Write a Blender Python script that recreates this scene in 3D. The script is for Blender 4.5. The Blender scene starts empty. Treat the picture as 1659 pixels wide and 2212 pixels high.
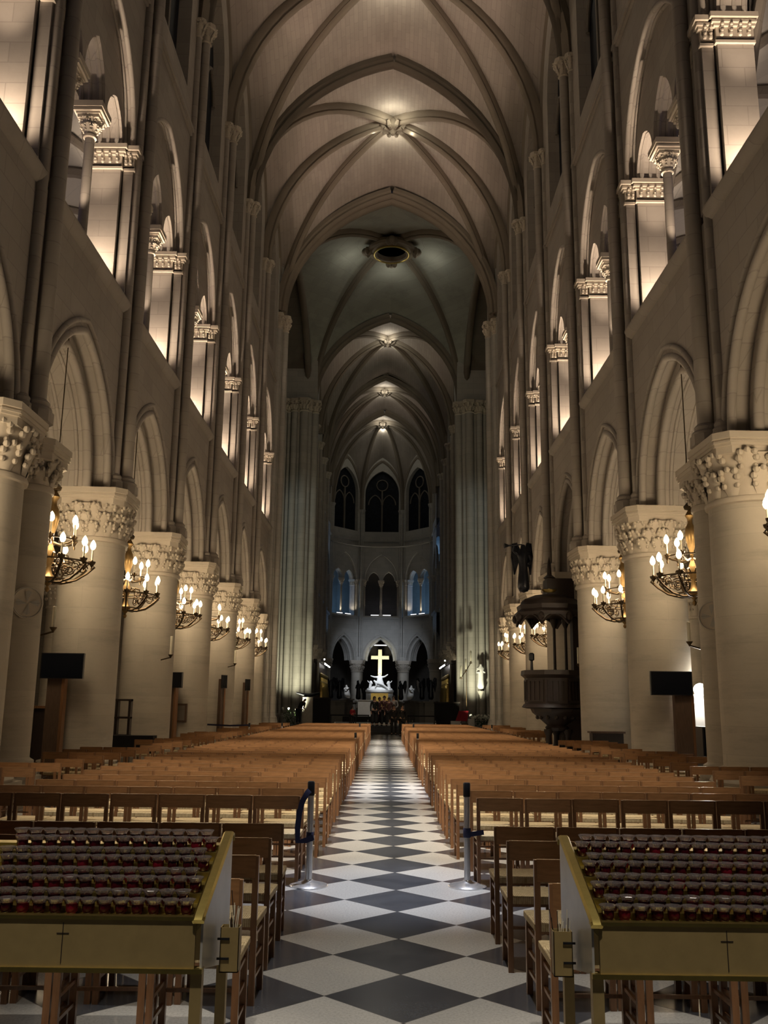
import bpy, math, random
from mathutils import Vector, Matrix, Quaternion
random.seed(11)
S = bpy.context.scene
COL = S.collection
PI = math.pi
V = Vector
EYE = 1.65


# ---------------------------------------------------------------- mesh helper
class MB:
    def __init__(self):
        self.v, self.f = [], []

    def add(self, vs, fs):
        b = len(self.v)
        self.v.extend([tuple(p) for p in vs])
        self.f.extend([tuple(b + i for i in f) for f in fs])

    def quad(self, a, b, c, d):
        self.add([a, b, c, d], [(0, 1, 2, 3)])

    def box(self, x0, x1, y0, y1, z0, z1):
        vs = [(x, y, z) for z in (z0, z1) for y in (y0, y1) for x in (x0, x1)]
        self.add(vs, [(0, 2, 3, 1), (4, 5, 7, 6), (0, 1, 5, 4), (2, 6, 7, 3), (0, 4, 6, 2), (1, 3, 7, 5)])

    def fbox(self, F, t0, t1, d0, d1, z0, z1):
        vs = [F(t, d, z) for z in (z0, z1) for d in (d0, d1) for t in (t0, t1)]
        self.add(vs, [(0, 2, 3, 1), (4, 5, 7, 6), (0, 1, 5, 4), (2, 6, 7, 3), (0, 4, 6, 2), (1, 3, 7, 5)])

    def bar(self, p0, p1, w, h=None, up=(0, 0, 1)):
        h = h or w
        p0, p1 = V(p0), V(p1)
        d = (p1 - p0).normalized()
        up = V(up)
        if abs(d.dot(up)) > .98:
            up = V((0, 1, 0))
        sx = d.cross(up).normalized() * (w / 2)
        sy = sx.cross(d).normalized() * (h / 2)
        vs = [p + a * sx + b * sy for p in (p0, p1) for a, b in ((-1, -1), (1, -1), (1, 1), (-1, 1))]
        self.add(vs, [(0, 1, 2, 3), (7, 6, 5, 4), (0, 4, 5, 1), (1, 5, 6, 2), (2, 6, 7, 3), (3, 7, 4, 0)])

    def cyl(self, p0, p1, r0, r1=None, n=12, caps=True):
        r1 = r0 if r1 is None else r1
        p0, p1 = V(p0), V(p1)
        d = (p1 - p0).normalized()
        up = V((0, 0, 1)) if abs(d.z) < .9 else V((1, 0, 0))
        a = d.cross(up).normalized()
        b = d.cross(a)
        vs = []
        for p, r in ((p0, r0), (p1, r1)):
            for i in range(n):
                t = 2 * PI * i / n
                vs.append(p + a * (r * math.cos(t)) + b * (r * math.sin(t)))
        fs = [(i, (i + 1) % n, n + (i + 1) % n, n + i) for i in range(n)]
        if caps:
            fs += [tuple(range(n - 1, -1, -1)), tuple(range(n, 2 * n))]
        self.add(vs, fs)

    def lathe(self, prof, c=(0, 0, 0), n=24, rot=0.0, sx=1, sy=1, caps=True):
        vs, fs = [], []
        m = len(prof)
        for r, z in prof:
            for i in range(n):
                t = rot + 2 * PI * i / n
                vs.append((c[0] + sx * r * math.cos(t), c[1] + sy * r * math.sin(t), c[2] + z))
        for k in range(m - 1):
            for i in range(n):
                j = (i + 1) % n
                fs.append((k * n + i, k * n + j, (k + 1) * n + j, (k + 1) * n + i))
        if caps and prof[0][0] > 1e-4:
            fs.append(tuple(range(n - 1, -1, -1)))
        if caps and prof[-1][0] > 1e-4:
            fs.append(tuple(range((m - 1) * n, m * n)))
        self.add(vs, fs)

    def sweep(self, pts, prof, up=(0, 0, 1), closed=True, caps=True):
        """prof: list of (side, up) ; pts: path"""
        pts = [V(p) for p in pts]
        n, m = len(pts), len(prof)
        up = V(up)
        vs, fs = [], []
        for i, p in enumerate(pts):
            d = (pts[min(i + 1, n - 1)] - pts[max(i - 1, 0)]).normalized()
            s = d.cross(up)
            if s.length < 1e-3:
                s = d.cross(V((1, 0, 0)))
            s.normalize()
            u = s.cross(d).normalized()
            vs += [p + s * a + u * b for a, b in prof]
        for i in range(n - 1):
            for k in range(m if closed else m - 1):
                j = (k + 1) % m
                fs.append((i * m + k, i * m + j, (i + 1) * m + j, (i + 1) * m + k))
        if caps and closed:
            fs += [tuple(range(m - 1, -1, -1)), tuple(range((n - 1) * m, n * m))]
        self.add(vs, fs)

    def tube(self, pts, r, n=8, up=(0, 0, 1)):
        if not hasattr(r, '__len__'):
            self.sweep(pts, [(r * math.cos(2 * PI * i / n), r * math.sin(2 * PI * i / n)) for i in range(n)], up)
        else:
            pts = [V(p) for p in pts]
            for i in range(len(pts) - 1):
                self.cyl(pts[i], pts[i + 1], r[i], r[i + 1], n, True)

    def ball(self, c, r, n=10, m=6, s=(1, 1, 1)):
        prof = [(math.sin(PI * k / m) * r, -math.cos(PI * k / m) * r) for k in range(m + 1)]
        prof[0] = (0, -r)
        prof[-1] = (0, r)
        vs, fs = [], []
        b = MB()
        b.lathe(prof, (0, 0, 0), n)
        self.add([(c[0] + x * s[0], c[1] + y * s[1], c[2] + z * s[2]) for x, y, z in b.v], b.f)

    def grid(self, fn, nu, nv):
        vs = [fn(i / nu, j / nv) for i in range(nu + 1) for j in range(nv + 1)]
        w = nv + 1
        self.add(vs, [(i * w + j, i * w + j + 1, (i + 1) * w + j + 1, (i + 1) * w + j) for i in range(nu) for j in range(nv)])

    def prism(self, poly, z0, z1):
        n = len(poly)
        self.add([(x, y, z0) for x, y in poly] + [(x, y, z1) for x, y in poly],
                 [tuple(range(n - 1, -1, -1)), tuple(range(n, 2 * n))] + [(i, (i + 1) % n, n + (i + 1) % n, n + i) for i in range(n)])

    def merge(self, o, M):
        self.add([M @ V(p) for p in o.v], o.f)

    def mesh(self, name, mat, smooth=40):
        me = bpy.data.meshes.new(name)
        me.from_pydata(self.v, [], self.f)
        if mat:
            for m in (mat if isinstance(mat, (list, tuple)) else [mat]):
                me.materials.append(m)
        if smooth and len(me.polygons):
            me.polygons.foreach_set('use_smooth', [True] * len(me.polygons))
            me.set_sharp_from_angle(angle=math.radians(smooth))
        me.update()
        return me

    def build(self, name, mat, parent=None, smooth=40, loc=None, rotz=0):
        o = bpy.data.objects.new(name, self.mesh(name, mat, smooth))
        return link(o, parent, loc, rotz)


def link(o, parent=None, loc=None, rotz=0):
    COL.objects.link(o)
    if parent is not None:
        o.parent = parent
    if loc is not None:
        o.location = loc
    if rotz:
        o.rotation_euler = (0, 0, rotz)
    return o


def tag(o, label=None, cat=None, group=None, kind=None):
    if label:
        o['label'] = label
    if cat:
        o['category'] = cat
    if group:
        o['group'] = group
    if kind:
        o['kind'] = kind
    return o


def thing(name, label, cat, loc=(0, 0, 0), rotz=0, group=None):
    o = bpy.data.objects.new(name, None)
    o.empty_display_size = .1
    link(o, None, loc, rotz)
    return tag(o, label, cat, group)


def struct(name, mb, m, smooth=40, label=None):
    o = mb.build(name, m, None, smooth)
    o['kind'] = 'structure'
    if label:
        o['label'] = label
    return o


def dup(root, loc=None, rotz=None, label=None, group=None):
    r = root.copy()
    COL.objects.link(r)
    if loc is not None:
        r.location = loc
    if rotz is not None:
        r.rotation_euler = (0, 0, rotz)
    if label:
        r['label'] = label
    if group:
        r['group'] = group
    for ch in list(root.children):
        c = ch.copy()
        COL.objects.link(c)
        c.parent = r
        for g in list(ch.children):
            d = g.copy()
            COL.objects.link(d)
            d.parent = c
    return r


ORD = ['first', 'second', 'third', 'fourth', 'fifth', 'sixth', 'seventh', 'eighth', 'ninth', 'tenth', 'eleventh', 'twelfth',
       'thirteenth', 'fourteenth', 'fifteenth', 'sixteenth', 'seventeenth', 'eighteenth', 'nineteenth', 'twentieth', 'twenty-first',
       'twenty-second', 'twenty-third']


# ---------------------------------------------------------------- materials
class NT:
    def __init__(self, name):
        self.m = bpy.data.materials.new(name)
        self.m.use_nodes = True
        self.t = self.m.node_tree
        self.t.nodes.clear()
        self.out = self.t.nodes.new('ShaderNodeOutputMaterial')

    def n(self, typ, **kw):
        nd = self.t.nodes.new('ShaderNode' + typ)
        for k, v in kw.items():
            setattr(nd, k, v)
        return nd

    def l(self, a, b):
        self.t.links.new(a, b)

    def math(self, op, a, b=None, c=None):
        nd = self.n('Math', operation=op)
        for i, x in enumerate((a, b, c)):
            if x is None:
                continue
            if hasattr(x, 'is_output'):
                self.l(x, nd.inputs[i])
            else:
                nd.inputs[i].default_value = x
        return nd.outputs[0]

    def coord(self, which='Object'):
        return self.n('TexCoord').outputs[which]

    def noise(self, vec, scale, detail=4, rough=.6):
        nd = self.n('TexNoise')
        nd.inputs['Scale'].default_value = scale
        nd.inputs['Detail'].default_value = detail
        nd.inputs['Roughness'].default_value = rough
        if vec is not None:
            self.l(vec, nd.inputs['Vector'])
        return nd.outputs['Fac']

    def ramp(self, fac, stops):
        nd = self.n('ValToRGB')
        e = nd.color_ramp.elements
        while len(e) < len(stops):
            e.new(.5)
        for i, (p, c) in enumerate(stops):
            e[i].position = p
            e[i].color = (*c, 1) if len(c) == 3 else c
        self.l(fac, nd.inputs[0])
        return nd.outputs[0]

    def mix(self, fac, a, b, blend='MIX'):
        nd = self.n('Mix', data_type='RGBA', blend_type=blend)
        for i, x in ((0, fac), (6, a), (7, b)):
            if hasattr(x, 'is_output'):
                self.l(x, nd.inputs[i])
            elif i == 0:
                nd.inputs[0].default_value = x
            else:
                nd.inputs[i].default_value = (*x, 1)
        return nd.outputs[2]

    def bsdf(self, color, rough=.6, metal=0, spec=.5, bump=None, bump_s=.2, bump_d=.02, **kw):
        b = self.n('BsdfPrincipled')
        for key, x in (('Base Color', color), ('Roughness', rough), ('Metallic', metal), ('Specular IOR Level', spec)):
            if hasattr(x, 'is_output'):
                self.l(x, b.inputs[key])
            else:
                b.inputs[key].default_value = (*x, 1) if hasattr(x, '__len__') else x
        for k, x in kw.items():
            b.inputs[k].default_value = x
        if bump is not None:
            bn = self.n('Bump')
            bn.inputs['Strength'].default_value = bump_s
            bn.inputs['Distance'].default_value = bump_d
            self.l(bump, bn.inputs['Height'])
            self.l(bn.outputs[0], b.inputs['Normal'])
        self.l(b.outputs[0], self.out.inputs[0])
        return self.m


def plain(name, col, rough=.5, metal=0, spec=.5, var=.12, scale=8, **kw):
    t = NT(name)
    nz = t.noise(t.coord(), scale, 3)
    lo = tuple(c * (1 - var) for c in col)
    hi = tuple(min(1, c * (1 + var)) for c in col)
    return t.bsdf(t.ramp(nz, [(.3, lo), (.7, hi)]), rough, metal, spec, **kw)


def emit(name, col, strength):
    t = NT(name)
    e = t.n('Emission')
    e.inputs[0].default_value = (*col, 1)
    e.inputs[1].default_value = strength
    t.l(e.outputs[0], t.out.inputs[0])
    return t.m


def stone(name, col, mode='wall', bw=.85, bh=.42, mortar=.012, dark=.72, stain=.35, rough=.8):
    """ashlar stone; mode wall: blocks along x+y / z; mode drum: blocks round a column's own axis; vault: narrow courses along y"""
    t = NT(name)
    co = t.coord()
    sp = t.n('SeparateXYZ')
    t.l(co, sp.inputs[0])
    x, y, z = sp.outputs
    cb = t.n('CombineXYZ')
    if mode == 'wall':
        t.l(t.math('ADD', x, y), cb.inputs[0])
        t.l(z, cb.inputs[1])
    elif mode == 'drum':
        t.l(t.math('MULTIPLY', t.math('ARCTAN2', y, x), .72), cb.inputs[0])
        t.l(z, cb.inputs[1])
    else:
        t.l(y, cb.inputs[0])
        t.l(x, cb.inputs[1])
    br = t.n('TexBrick')
    t.l(cb.outputs[0], br.inputs['Vector'])
    c2 = tuple(c * .86 for c in col)
    br.inputs['Color1'].default_value = (*col, 1)
    br.inputs['Color2'].default_value = (*c2, 1)
    br.inputs['Mortar'].default_value = (*[c * dark for c in col], 1)
    br.inputs['Scale'].default_value = 1
    br.inputs['Mortar Size'].default_value = mortar
    br.inputs['Mortar Smooth'].default_value = .4
    br.inputs['Brick Width'].default_value = bw
    br.inputs['Row Height'].default_value = bh
    if mode == 'drum':
        mp = t.n('Mapping')
        mp.inputs['Scale'].default_value = (.5, .5, 2.6)
        t.l(co, mp.inputs[0])
        nz = t.noise(mp.outputs[0], 1.1, 7, .7)
    else:
        nz = t.noise(co, .55, 6, .65)
    f = t.n('MapRange')
    f.inputs[1].default_value = .5
    f.inputs[2].default_value = .75
    f.inputs[3].default_value = 0
    f.inputs[4].default_value = stain
    t.l(nz, f.inputs[0])
    col1 = t.mix(f.outputs[0], br.outputs[0], tuple(c * .55 for c in col))
    fine = t.noise(co, 9, 5, .7)
    col2 = t.mix(t.math('MULTIPLY', fine, .3), col1, tuple(min(1, c * 1.25) for c in col))
    return t.bsdf(col2, rough, 0, .25, bump=fine, bump_s=.25, bump_d=.01)


M = {}
M['stone'] = stone('ashlar limestone', (.40, .36, .315))
M['drum'] = stone('column limestone', (.52, .47, .39), 'drum', 2.2, .46, .005, .8, .75)
M['carved'] = stone('carved limestone', (.57, .505, .415), 'wall', 2, 2, 0.0, .9, .2)
M['web'] = stone('vault limestone', (.385, .338, .298), 'vault', .9, .19, .012, .72, .5)
M['webgrey'] = stone('grey vault limestone', (.36, .36, .315), 'wall', .8, .3, .008, .8, .85)
M['rib'] = stone('rib limestone', (.22, .185, .145), 'wall', 2, 2, 0, .9, .3)
M['greystone'] = stone('grey limestone', (.47, .45, .41))
M['darkstone'] = stone('shade-toned limestone', (.20, .175, .145))  # dark tone puts the ambulatory's shade into the stone colour


def floor_mat():
    t = NT('checkered marble')
    co = t.coord()
    sp = t.n('SeparateXYZ')
    t.l(co, sp.inputs[0])
    a = 1 / (math.sqrt(2) * .6385)
    dx = t.math('SUBTRACT', sp.outputs[0], .113)
    dy = t.math('SUBTRACT', sp.outputs[1], 5.795)
    u = t.math('ADD', t.math('MULTIPLY', t.math('ADD', dx, dy), a), 100.5)
    v = t.math('ADD', t.math('MULTIPLY', t.math('SUBTRACT', dy, dx), a), 100.5)
    ck = t.math('MODULO', t.math('ADD', t.math('FLOOR', u), t.math('FLOOR', v)), 2)

    def edge(w):
        fr = t.math('FRACT', w)
        return t.math('MINIMUM', fr, t.math('SUBTRACT', 1, fr))
    joint = t.math('LESS_THAN', t.math('MINIMUM', edge(u), edge(v)), .006)
    cell = t.n('CombineXYZ')
    t.l(t.math('FLOOR', u), cell.inputs[0])
    t.l(t.math('FLOOR', v), cell.inputs[1])
    wn = t.n('TexWhiteNoise', noise_dimensions='2D')
    t.l(cell.outputs[0], wn.inputs['Vector'])
    speck = t.noise(co, 60, 6, .8)
    cloud = t.noise(co, 2.5, 5, .6)
    light = t.ramp(speck, [(.33, (.42, .405, .375)), (.55, (.66, .645, .61))])
    dark = t.ramp(t.math('ADD', t.math('MULTIPLY', speck, .6), t.math('MULTIPLY', cloud, .4)), [(.35, (.042, .044, .052)), (.65, (.10, .105, .12))])
    light = t.mix(t.math('MULTIPLY', cloud, .35), light, (.46, .44, .40))
    c = t.mix(ck, dark, light)
    val = t.n('HueSaturation')
    t.l(t.math('ADD', t.math('MULTIPLY', wn.outputs[0], .22), .88), val.inputs['Value'])
    t.l(c, val.inputs['Color'])
    c = t.mix(joint, val.outputs[0], (.12, .115, .11))
    r = t.math('ADD', t.math('MULTIPLY', cloud, .16), .15)
    return t.bsdf(c, r, 0, .55)


M['floor'] = floor_mat()
M['carpet'] = plain('dark carpet', (.03, .028, .027), .9)
M['slab'] = plain('grey paving', (.17, .16, .15), .35)


def wood(name, col, rough=.35, axis=0):
    t = NT(name)
    mp = t.n('Mapping')
    t.l(t.coord(), mp.inputs[0])
    sc = [22, 22, 22]
    sc[axis] = 2.2
    mp.inputs['Scale'].default_value = sc
    nz = t.noise(mp.outputs[0], 2.2, 5, .65)
    oi = t.n('ObjectInfo')
    c = t.ramp(nz, [(.3, tuple(x * .62 for x in col)), (.7, col)])
    hs = t.n('HueSaturation')
    t.l(t.math('ADD', t.math('MULTIPLY', oi.outputs['Random'], .3), .85), hs.inputs['Value'])
    t.l(c, hs.inputs['Color'])
    return t.bsdf(hs.outputs[0], rough, 0, .5, bump=nz, bump_s=.1, bump_d=.004)


M['chairwood'] = wood('varnished beech', (.37, .185, .078), .28)
M['chairpost'] = wood('varnished beech upright', (.28, .135, .06), .32, 2)
M['darkwood'] = wood('dark carved oak', (.030, .018, .013), .5, 2)
M['postwood'] = wood('brown stained wood', (.14, .085, .055), .5, 2)


def rush():
    t = NT('woven rush')
    co = t.coord()
    sp = t.n('SeparateXYZ')
    t.l(co, sp.inputs[0])
    ax, ay = t.math('ABSOLUTE', sp.outputs[0]), t.math('ABSOLUTE', sp.outputs[1])
    d = t.math('MAXIMUM', ax, ay)
    w = t.math('SINE', t.math('MULTIPLY', d, 520))
    nz = t.noise(co, 40, 4)
    k = t.math('ADD', t.math('MULTIPLY', w, .22), nz)
    c = t.ramp(k, [(.2, (.38, .27, .13)), (.8, (.72, .58, .35))])
    return t.bsdf(c, .6, 0, .3, bump=w, bump_s=.3, bump_d=.003)


M['rush'] = rush()
M['brass'] = plain('brushed brass', (.50, .40, .13), .36, 1, .5, .08, 30)
M['brasspanel'] = plain('dull brass sheet', (.37, .272, .115), .42, .35, .5, .08, 14)
M['steel'] = plain('polished steel', (.70, .70, .71), .27, .75, .5, .04, 20)
M['sidemetal'] = plain('pale brushed panel', (.55, .53, .48), .3, .35, .5, .12, 5)
M['blackplastic'] = plain('black plastic', (.012, .012, .014), .35)
M['screen'] = plain('dark screen glass', (.008, .009, .012), .16, 0, .5, .02)
M['bluebelt'] = plain('navy webbing', (.012, .014, .05), .7)
M['iron'] = plain('bronzed iron', (.09, .062, .034), .38, .85, .5, .2)
M['gold'] = plain('gilding', (.8, .6, .2), .3, 1, .5, .1)
M['palegold'] = plain('pale gilding', (.95, .84, .50), .4, .35, .5, .05)
M['wax'] = plain('candle wax', (.80, .75, .60), .5, 0, .4, .04)
M['marble'] = plain('white marble', (.78, .78, .77), .4, 0, .4, .06, 3)
M['cloth'] = plain('white linen', (.8, .8, .78), .8, 0, .2, .03)
M['bronze'] = plain('dark bronze', (.022, .024, .032), .35, .6, .5, .2)
M['black'] = plain('black cloth', (.014, .013, .013), .85)
M['maroon'] = plain('dark maroon cloth', (.075, .028, .030), .85)
M['greycloth'] = plain('pale grey cloth', (.33, .31, .29), .85)
M['redcloth'] = plain('red velvet', (.30, .012, .022), .8)
M['skin'] = plain('skin', (.48, .28, .19), .55, 0, .4, .05)
M['hair'] = plain('dark hair', (.018, .013, .010), .6)
M['leaf'] = plain('dark leaves', (.035, .07, .022), .55, 0, .4, .4, 20)
M['whiteflower'] = plain('white petals', (.75, .75, .68), .7)
M['bulb'] = emit('lit bulb', (1, .74, .42), 11)
M['lamp'] = emit('white lamp', (1, .97, .92), 22)
M['dimlamp'] = emit('sill lamp', (.95, .96, 1), 2.2)
M['glow'] = emit('bright white lamp', (1, .95, .85), 90)
M['darkglass'] = plain('leaded night glass', (.012, .014, .02), .6, 0, .15, .4, 3)


def cupmat():
    t = NT('ruby glass')
    oi = t.n('ObjectInfo')
    c = t.ramp(oi.outputs['Random'], [(0, (.035, .002, .005)), (.8, (.065, .003, .008)), (1, (.17, .006, .018))])
    return t.bsdf(c, .12, 0, .6)


M['cup'] = cupmat()
tg = NT('clear moulded glass')
M['rim'] = tg.bsdf((.86, .78, .77), .07, 0, .8, **{'Transmission Weight': .93, 'IOR': 1.45})
# ---------------------------------------------------------------- building
AX = -.13                                   # the nave's own axis, a little left of the eye
XW = {-1: AX - 6.2, 1: AX + 6.2}            # wall faces
XC = {-1: AX - 6.6, 1: AX + 6.6}            # column centres
YC = {-1: [9.6, 15.2, 20.75, 26.2, 31.6, 37.0, 42.4, 48.6],
      1: [10.2, 16.25, 22.05, 27.65, 33.1, 38.3, 43.4, 49.1]}
ZCAP, ZSILL, ZGCAP, ZSTR, ZSPR, ZAPEX = 6.36, 10.9, 15.0, 19.3, 23.3, 30.9
SIDE = {-1: 'left', 1: 'right'}


def frame(p0, p1, out):
    p0, p1 = V((p0[0], p0[1], 0)), V((p1[0], p1[1], 0))
    L = (p1 - p0).length
    u = (p1 - p0) / L
    n = V((-u.y, u.x, 0)) * out
    return (lambda t, d, z: p0 + u * t + n * d + V((0, 0, z))), L


def parch(a, r, n):
    R = (a * a + r * r) / (2 * a)
    c = -a + R
    th = math.atan2(r, -c) if c < 0 else PI - math.atan2(r, c)
    th = math.acos(max(-1, min(1, (0 - c) / R)))
    left = []
    for i in range(n + 1):
        g = PI - (PI - th) * i / n
        left.append((c + R * math.cos(g), R * math.sin(g)))
    left[0] = (-a, 0)
    left[-1] = (0, r)
    return left + [(-y, z) for y, z in reversed(left[:-1])]


def arch_wall(mb, F, tc, c, zs, ztop, t0, t1, d):
    """wall face with an arched opening: strips above curve c (list of y,z about tc), margins beside it down to zs"""
    for (y0, z0), (y1, z1) in zip(c, c[1:]):
        mb.quad(F(tc + y0, d, zs + z0), F(tc + y1, d, zs + z1), F(tc + y1, d, ztop), F(tc + y0, d, ztop))
    if tc + c[0][0] > t0:
        mb.quad(F(t0, d, zs), F(tc + c[0][0], d, zs), F(tc + c[0][0], d, ztop), F(t0, d, ztop))
        mb.quad(F(tc + c[-1][0], d, zs), F(t1, d, zs), F(t1, d, ztop), F(tc + c[-1][0], d, ztop))


def soffit(mb, F, tc, c, zs, d0, d1):
    for (y0, z0), (y1, z1) in zip(c, c[1:]):
        mb.quad(F(tc + y0, d0, zs + z0), F(tc + y1, d0, zs + z1), F(tc + y1, d1, zs + z1), F(tc + y0, d1, zs + z0))


def annulus(mb, F, tc, c1, c2, zs, d):
    for i in range(len(c1) - 1):
        a, b, e, g = c1[i], c1[i + 1], c2[i + 1], c2[i]
        mb.quad(*[F(tc + y, d, zs + z) for y, z in (a, b, e, g)])


def roll(mb, F, tc, c, zs, d, r, n=8):
    up = F(0, 1, 0) - F(0, 0, 0)
    mb.tube([F(tc + y, d, zs + z) for y, z in c], r, n, up)


def wall_bay(mb, trim, F, L, n=14, lancets=3, back=True, window=True, zapex=9.28):
    T = L / 2
    # arcade
    a1 = T - .52
    a2, a3 = a1 - .34, a1 - .34
    r1 = zapex - ZCAP
    c1, c2 = parch(a1, r1, n), parch(a2, r1 - .36, n)
    arch_wall(mb, F, T, c1, ZCAP, ZSILL, 0, L, 0)
    soffit(mb, F, T, c1, ZCAP, 0, .36)
    annulus(mb, F, T, c1, c2, ZCAP, .36)
    soffit(mb, F, T, c2, ZCAP, .36, 1.25)
    roll(trim, F, T, parch(a1 + .15, r1 + .17, n), ZCAP, -.02, .06)
    roll(trim, F, T, parch(a1 - .05, r1 - .05, n), ZCAP, .03, .09)
    roll(trim, F, T, parch(a2 + .02, r1 - .34, n), ZCAP, .40, .10)
    roll(trim, F, T, parch(a2 - .02, r1 - .38, n), ZCAP, .62, .045)
    roll(trim, F, T, parch(a2 - .02, r1 - .38, n), ZCAP, .98, .045)
    roll(trim, F, T, parch(a2 + .02, r1 - .34, n), ZCAP, 1.2, .10)
    if back:
        arch_wall(mb, F, T, c2, ZCAP, ZSILL, 0, L, 1.25)
        # feet of the arch beside the column's axis
    for s in (0, 1):
        tt = 0 if s == 0 else L
        w = .5 if s == 0 else -.5
        mb.quad(F(tt, 0, ZCAP), F(tt + w, 0, ZCAP), F(tt + w, 1.25, ZCAP), F(tt, 1.25, ZCAP))
    # sill
    prof = [(-.02, ZSILL - .18), (-.10, ZSILL - .12), (-.16, ZSILL), (-.16, ZSILL + .05), (.10, ZSILL + .22), (1.25, ZSILL + .24), (1.25, ZSILL - .18)]
    trim.add([F(t, d, z) for t in (.34, L - .34) for d, z in prof],
             [tuple(range(7)), tuple(range(13, 6, -1))] + [(i, (i + 1) % 7, 7 + (i + 1) % 7, 7 + i) for i in range(7)])
    # gallery
    b1 = T - .46
    rg = 17.85 - ZGCAP
    g1 = parch(b1, rg, n)
    arch_wall(mb, F, T, g1, ZGCAP, ZSTR, 0, L, 0)
    soffit(mb, F, T, g1, ZGCAP, 0, .26)
    roll(trim, F, T, parch(b1 - .03, rg - .03, n), ZGCAP, .05, .07)
    roll(trim, F, T, parch(b1 - .03, rg - .03, n), ZGCAP, .24, .05)
    # tracery screen with lancets
    if lancets == 3:
        ops = [(-1.42 * b1 / 2.15, .5 * b1 / 2.15, .82), (0, .66 * b1 / 2.15, 1.3), (1.42 * b1 / 2.15, .5 * b1 / 2.15, .82)]
        ops[0] = (-(b1 - .10 + .78) / 2, (b1 - .10 - .78) / 2 - .10, .85)
        ops[2] = (-ops[0][0], ops[0][1], .85)
    else:
        w = (b1 - .2) / 2
        ops = [(-w, w - .14, .95), (w, w - .14, .95)]
    curves = []
    for yc, a, r in ops:
        c = parch(a, r, 8)
        curves.append((yc, a, c))
        soffit(mb, F, T + yc, c, ZGCAP, .26, .86)
        roll(trim, F, T + yc, c, ZGCAP, .38, .06, 6)
        roll(trim, F, T + yc, c, ZGCAP, .60, .05, 6)
        roll(trim, F, T + yc, c, ZGCAP, .80, .06, 6)
    ys = sorted(set([-b1, b1] + [y for y, z in g1] + [round(yc + y, 4) for yc, a, c in curves for y, z in c]))

    def top(y):
        for (y0, z0), (y1, z1) in zip(g1, g1[1:]):
            if y0 - 1e-6 <= y <= y1 + 1e-6:
                return z0 + (z1 - z0) * (y - y0) / max(1e-6, y1 - y0)
        return 0

    def bot(y):
        for yc, a, c in curves:
            q = y - yc
            if -a < q < a:
                for (y0, z0), (y1, z1) in zip(c, c[1:]):
                    if y0 - 1e-6 <= q <= y1 + 1e-6:
                        return z0 + (z1 - z0) * (q - y0) / max(1e-6, y1 - y0)
        return 0
    for d in (.26, .86):
        for y0, y1 in zip(ys, ys[1:]):
            if y1 - y0 < 1e-4:
                continue
            mid = (y0 + y1) / 2
            inside = any(-a < mid - yc < a for yc, a, c in curves)
            z0, z1 = (bot(y0 + 1e-5), bot(y1 - 1e-5)) if inside else (0, 0)
            mb.quad(F(T + y0, d, ZGCAP + z0), F(T + y1, d, ZGCAP + z1), F(T + y1, d, ZGCAP + max(top(y1), z1)), F(T + y0, d, ZGCAP + max(top(y0), z0)))
    if back:
        arch_wall(mb, F, T, parch(b1, rg, n), ZGCAP, ZSTR, 0, L, .99)
    # clerestory
    wa = 1.55 if lancets == 3 else min(1.85, L / 2 - .4)
    trim.fbox(F, 0, L, -.12, .02, ZSTR - .10, ZSTR)
    trim.fbox(F, 0, L, -.07, .02, ZSTR - .2, ZSTR - .10)
    zb = 20.3
    cw = parch(wa, 2.6, 8)
    arch_wall(mb, F, T, cw, 24.6, 31.5, 0, L, 0)
    for a, b in ((0, T - wa), (T + wa, L)):
        mb.quad(F(a, 0, ZSTR), F(b, 0, ZSTR), F(b, 0, 24.6), F(a, 0, 24.6))
    mb.quad(F(T - wa, 0, ZSTR), F(T + wa, 0, ZSTR), F(T + wa, 0, zb), F(T - wa, 0, zb))
    soffit(mb, F, T, cw, 24.6, 0, .5)
    for tt in (T - wa, T + wa):
        mb.quad(F(tt, 0, zb), F(tt, .5, zb), F(tt, .5, 24.6), F(tt, 0, 24.6))
    mb.quad(F(T - wa, 0, zb), F(T + wa, 0, zb), F(T + wa, .5, zb), F(T - wa, .5, zb))
    ops2 = ops
    return dict(ops=ops2, b1=b1, T=T)


def window_glass(F, L, n, wa=1.55):
    """leaded clerestory window: glass, mullion, sub-arches"""
    T = L / 2
    w = MB()
    c = parch(wa, 2.6, 8)
    for (y0, z0), (y1, z1) in zip(c, c[1:]):
        w.quad(F(T + y0, .42, 20.3), F(T + y1, .42, 20.3), F(T + y1, .42, 24.6 + z1), F(T + y0, .42, 24.6 + z0))
    o = struct('window_%d' % n, w, M['darkglass'], 0)
    f = MB()
    f.fbox(F, T - .08, T + .08, .26, .41, 20.3, 25.0)
    for s in (-1, 1):
        roll(f, F, T + s * .78, parch(.72, 1.1, 6), 23.4, .34, .07, 6)
    f.tube([F(T + .62 * math.cos(q), .34, 25.6 + .62 * math.sin(q)) for q in [i * PI / 8 for i in range(17)]], .07, 6, F(0, 1, 0) - F(0, 0, 0))
    f.build('window_frame', M['darkstone'], o)
    return o


def groin(mb, F, t0, t1, d0, d1, zs, rise, n=10):
    def p(q):
        q = abs(2 * q - 1)
        return math.sqrt(max(0, 1 - q ** 2.2))

    def fn(u, v):
        return F(t0 + (t1 - t0) * u, d0 + (d1 - d0) * v, zs + rise * max(p(u), p(v)))
    mb.grid(fn, n, n)


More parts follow.
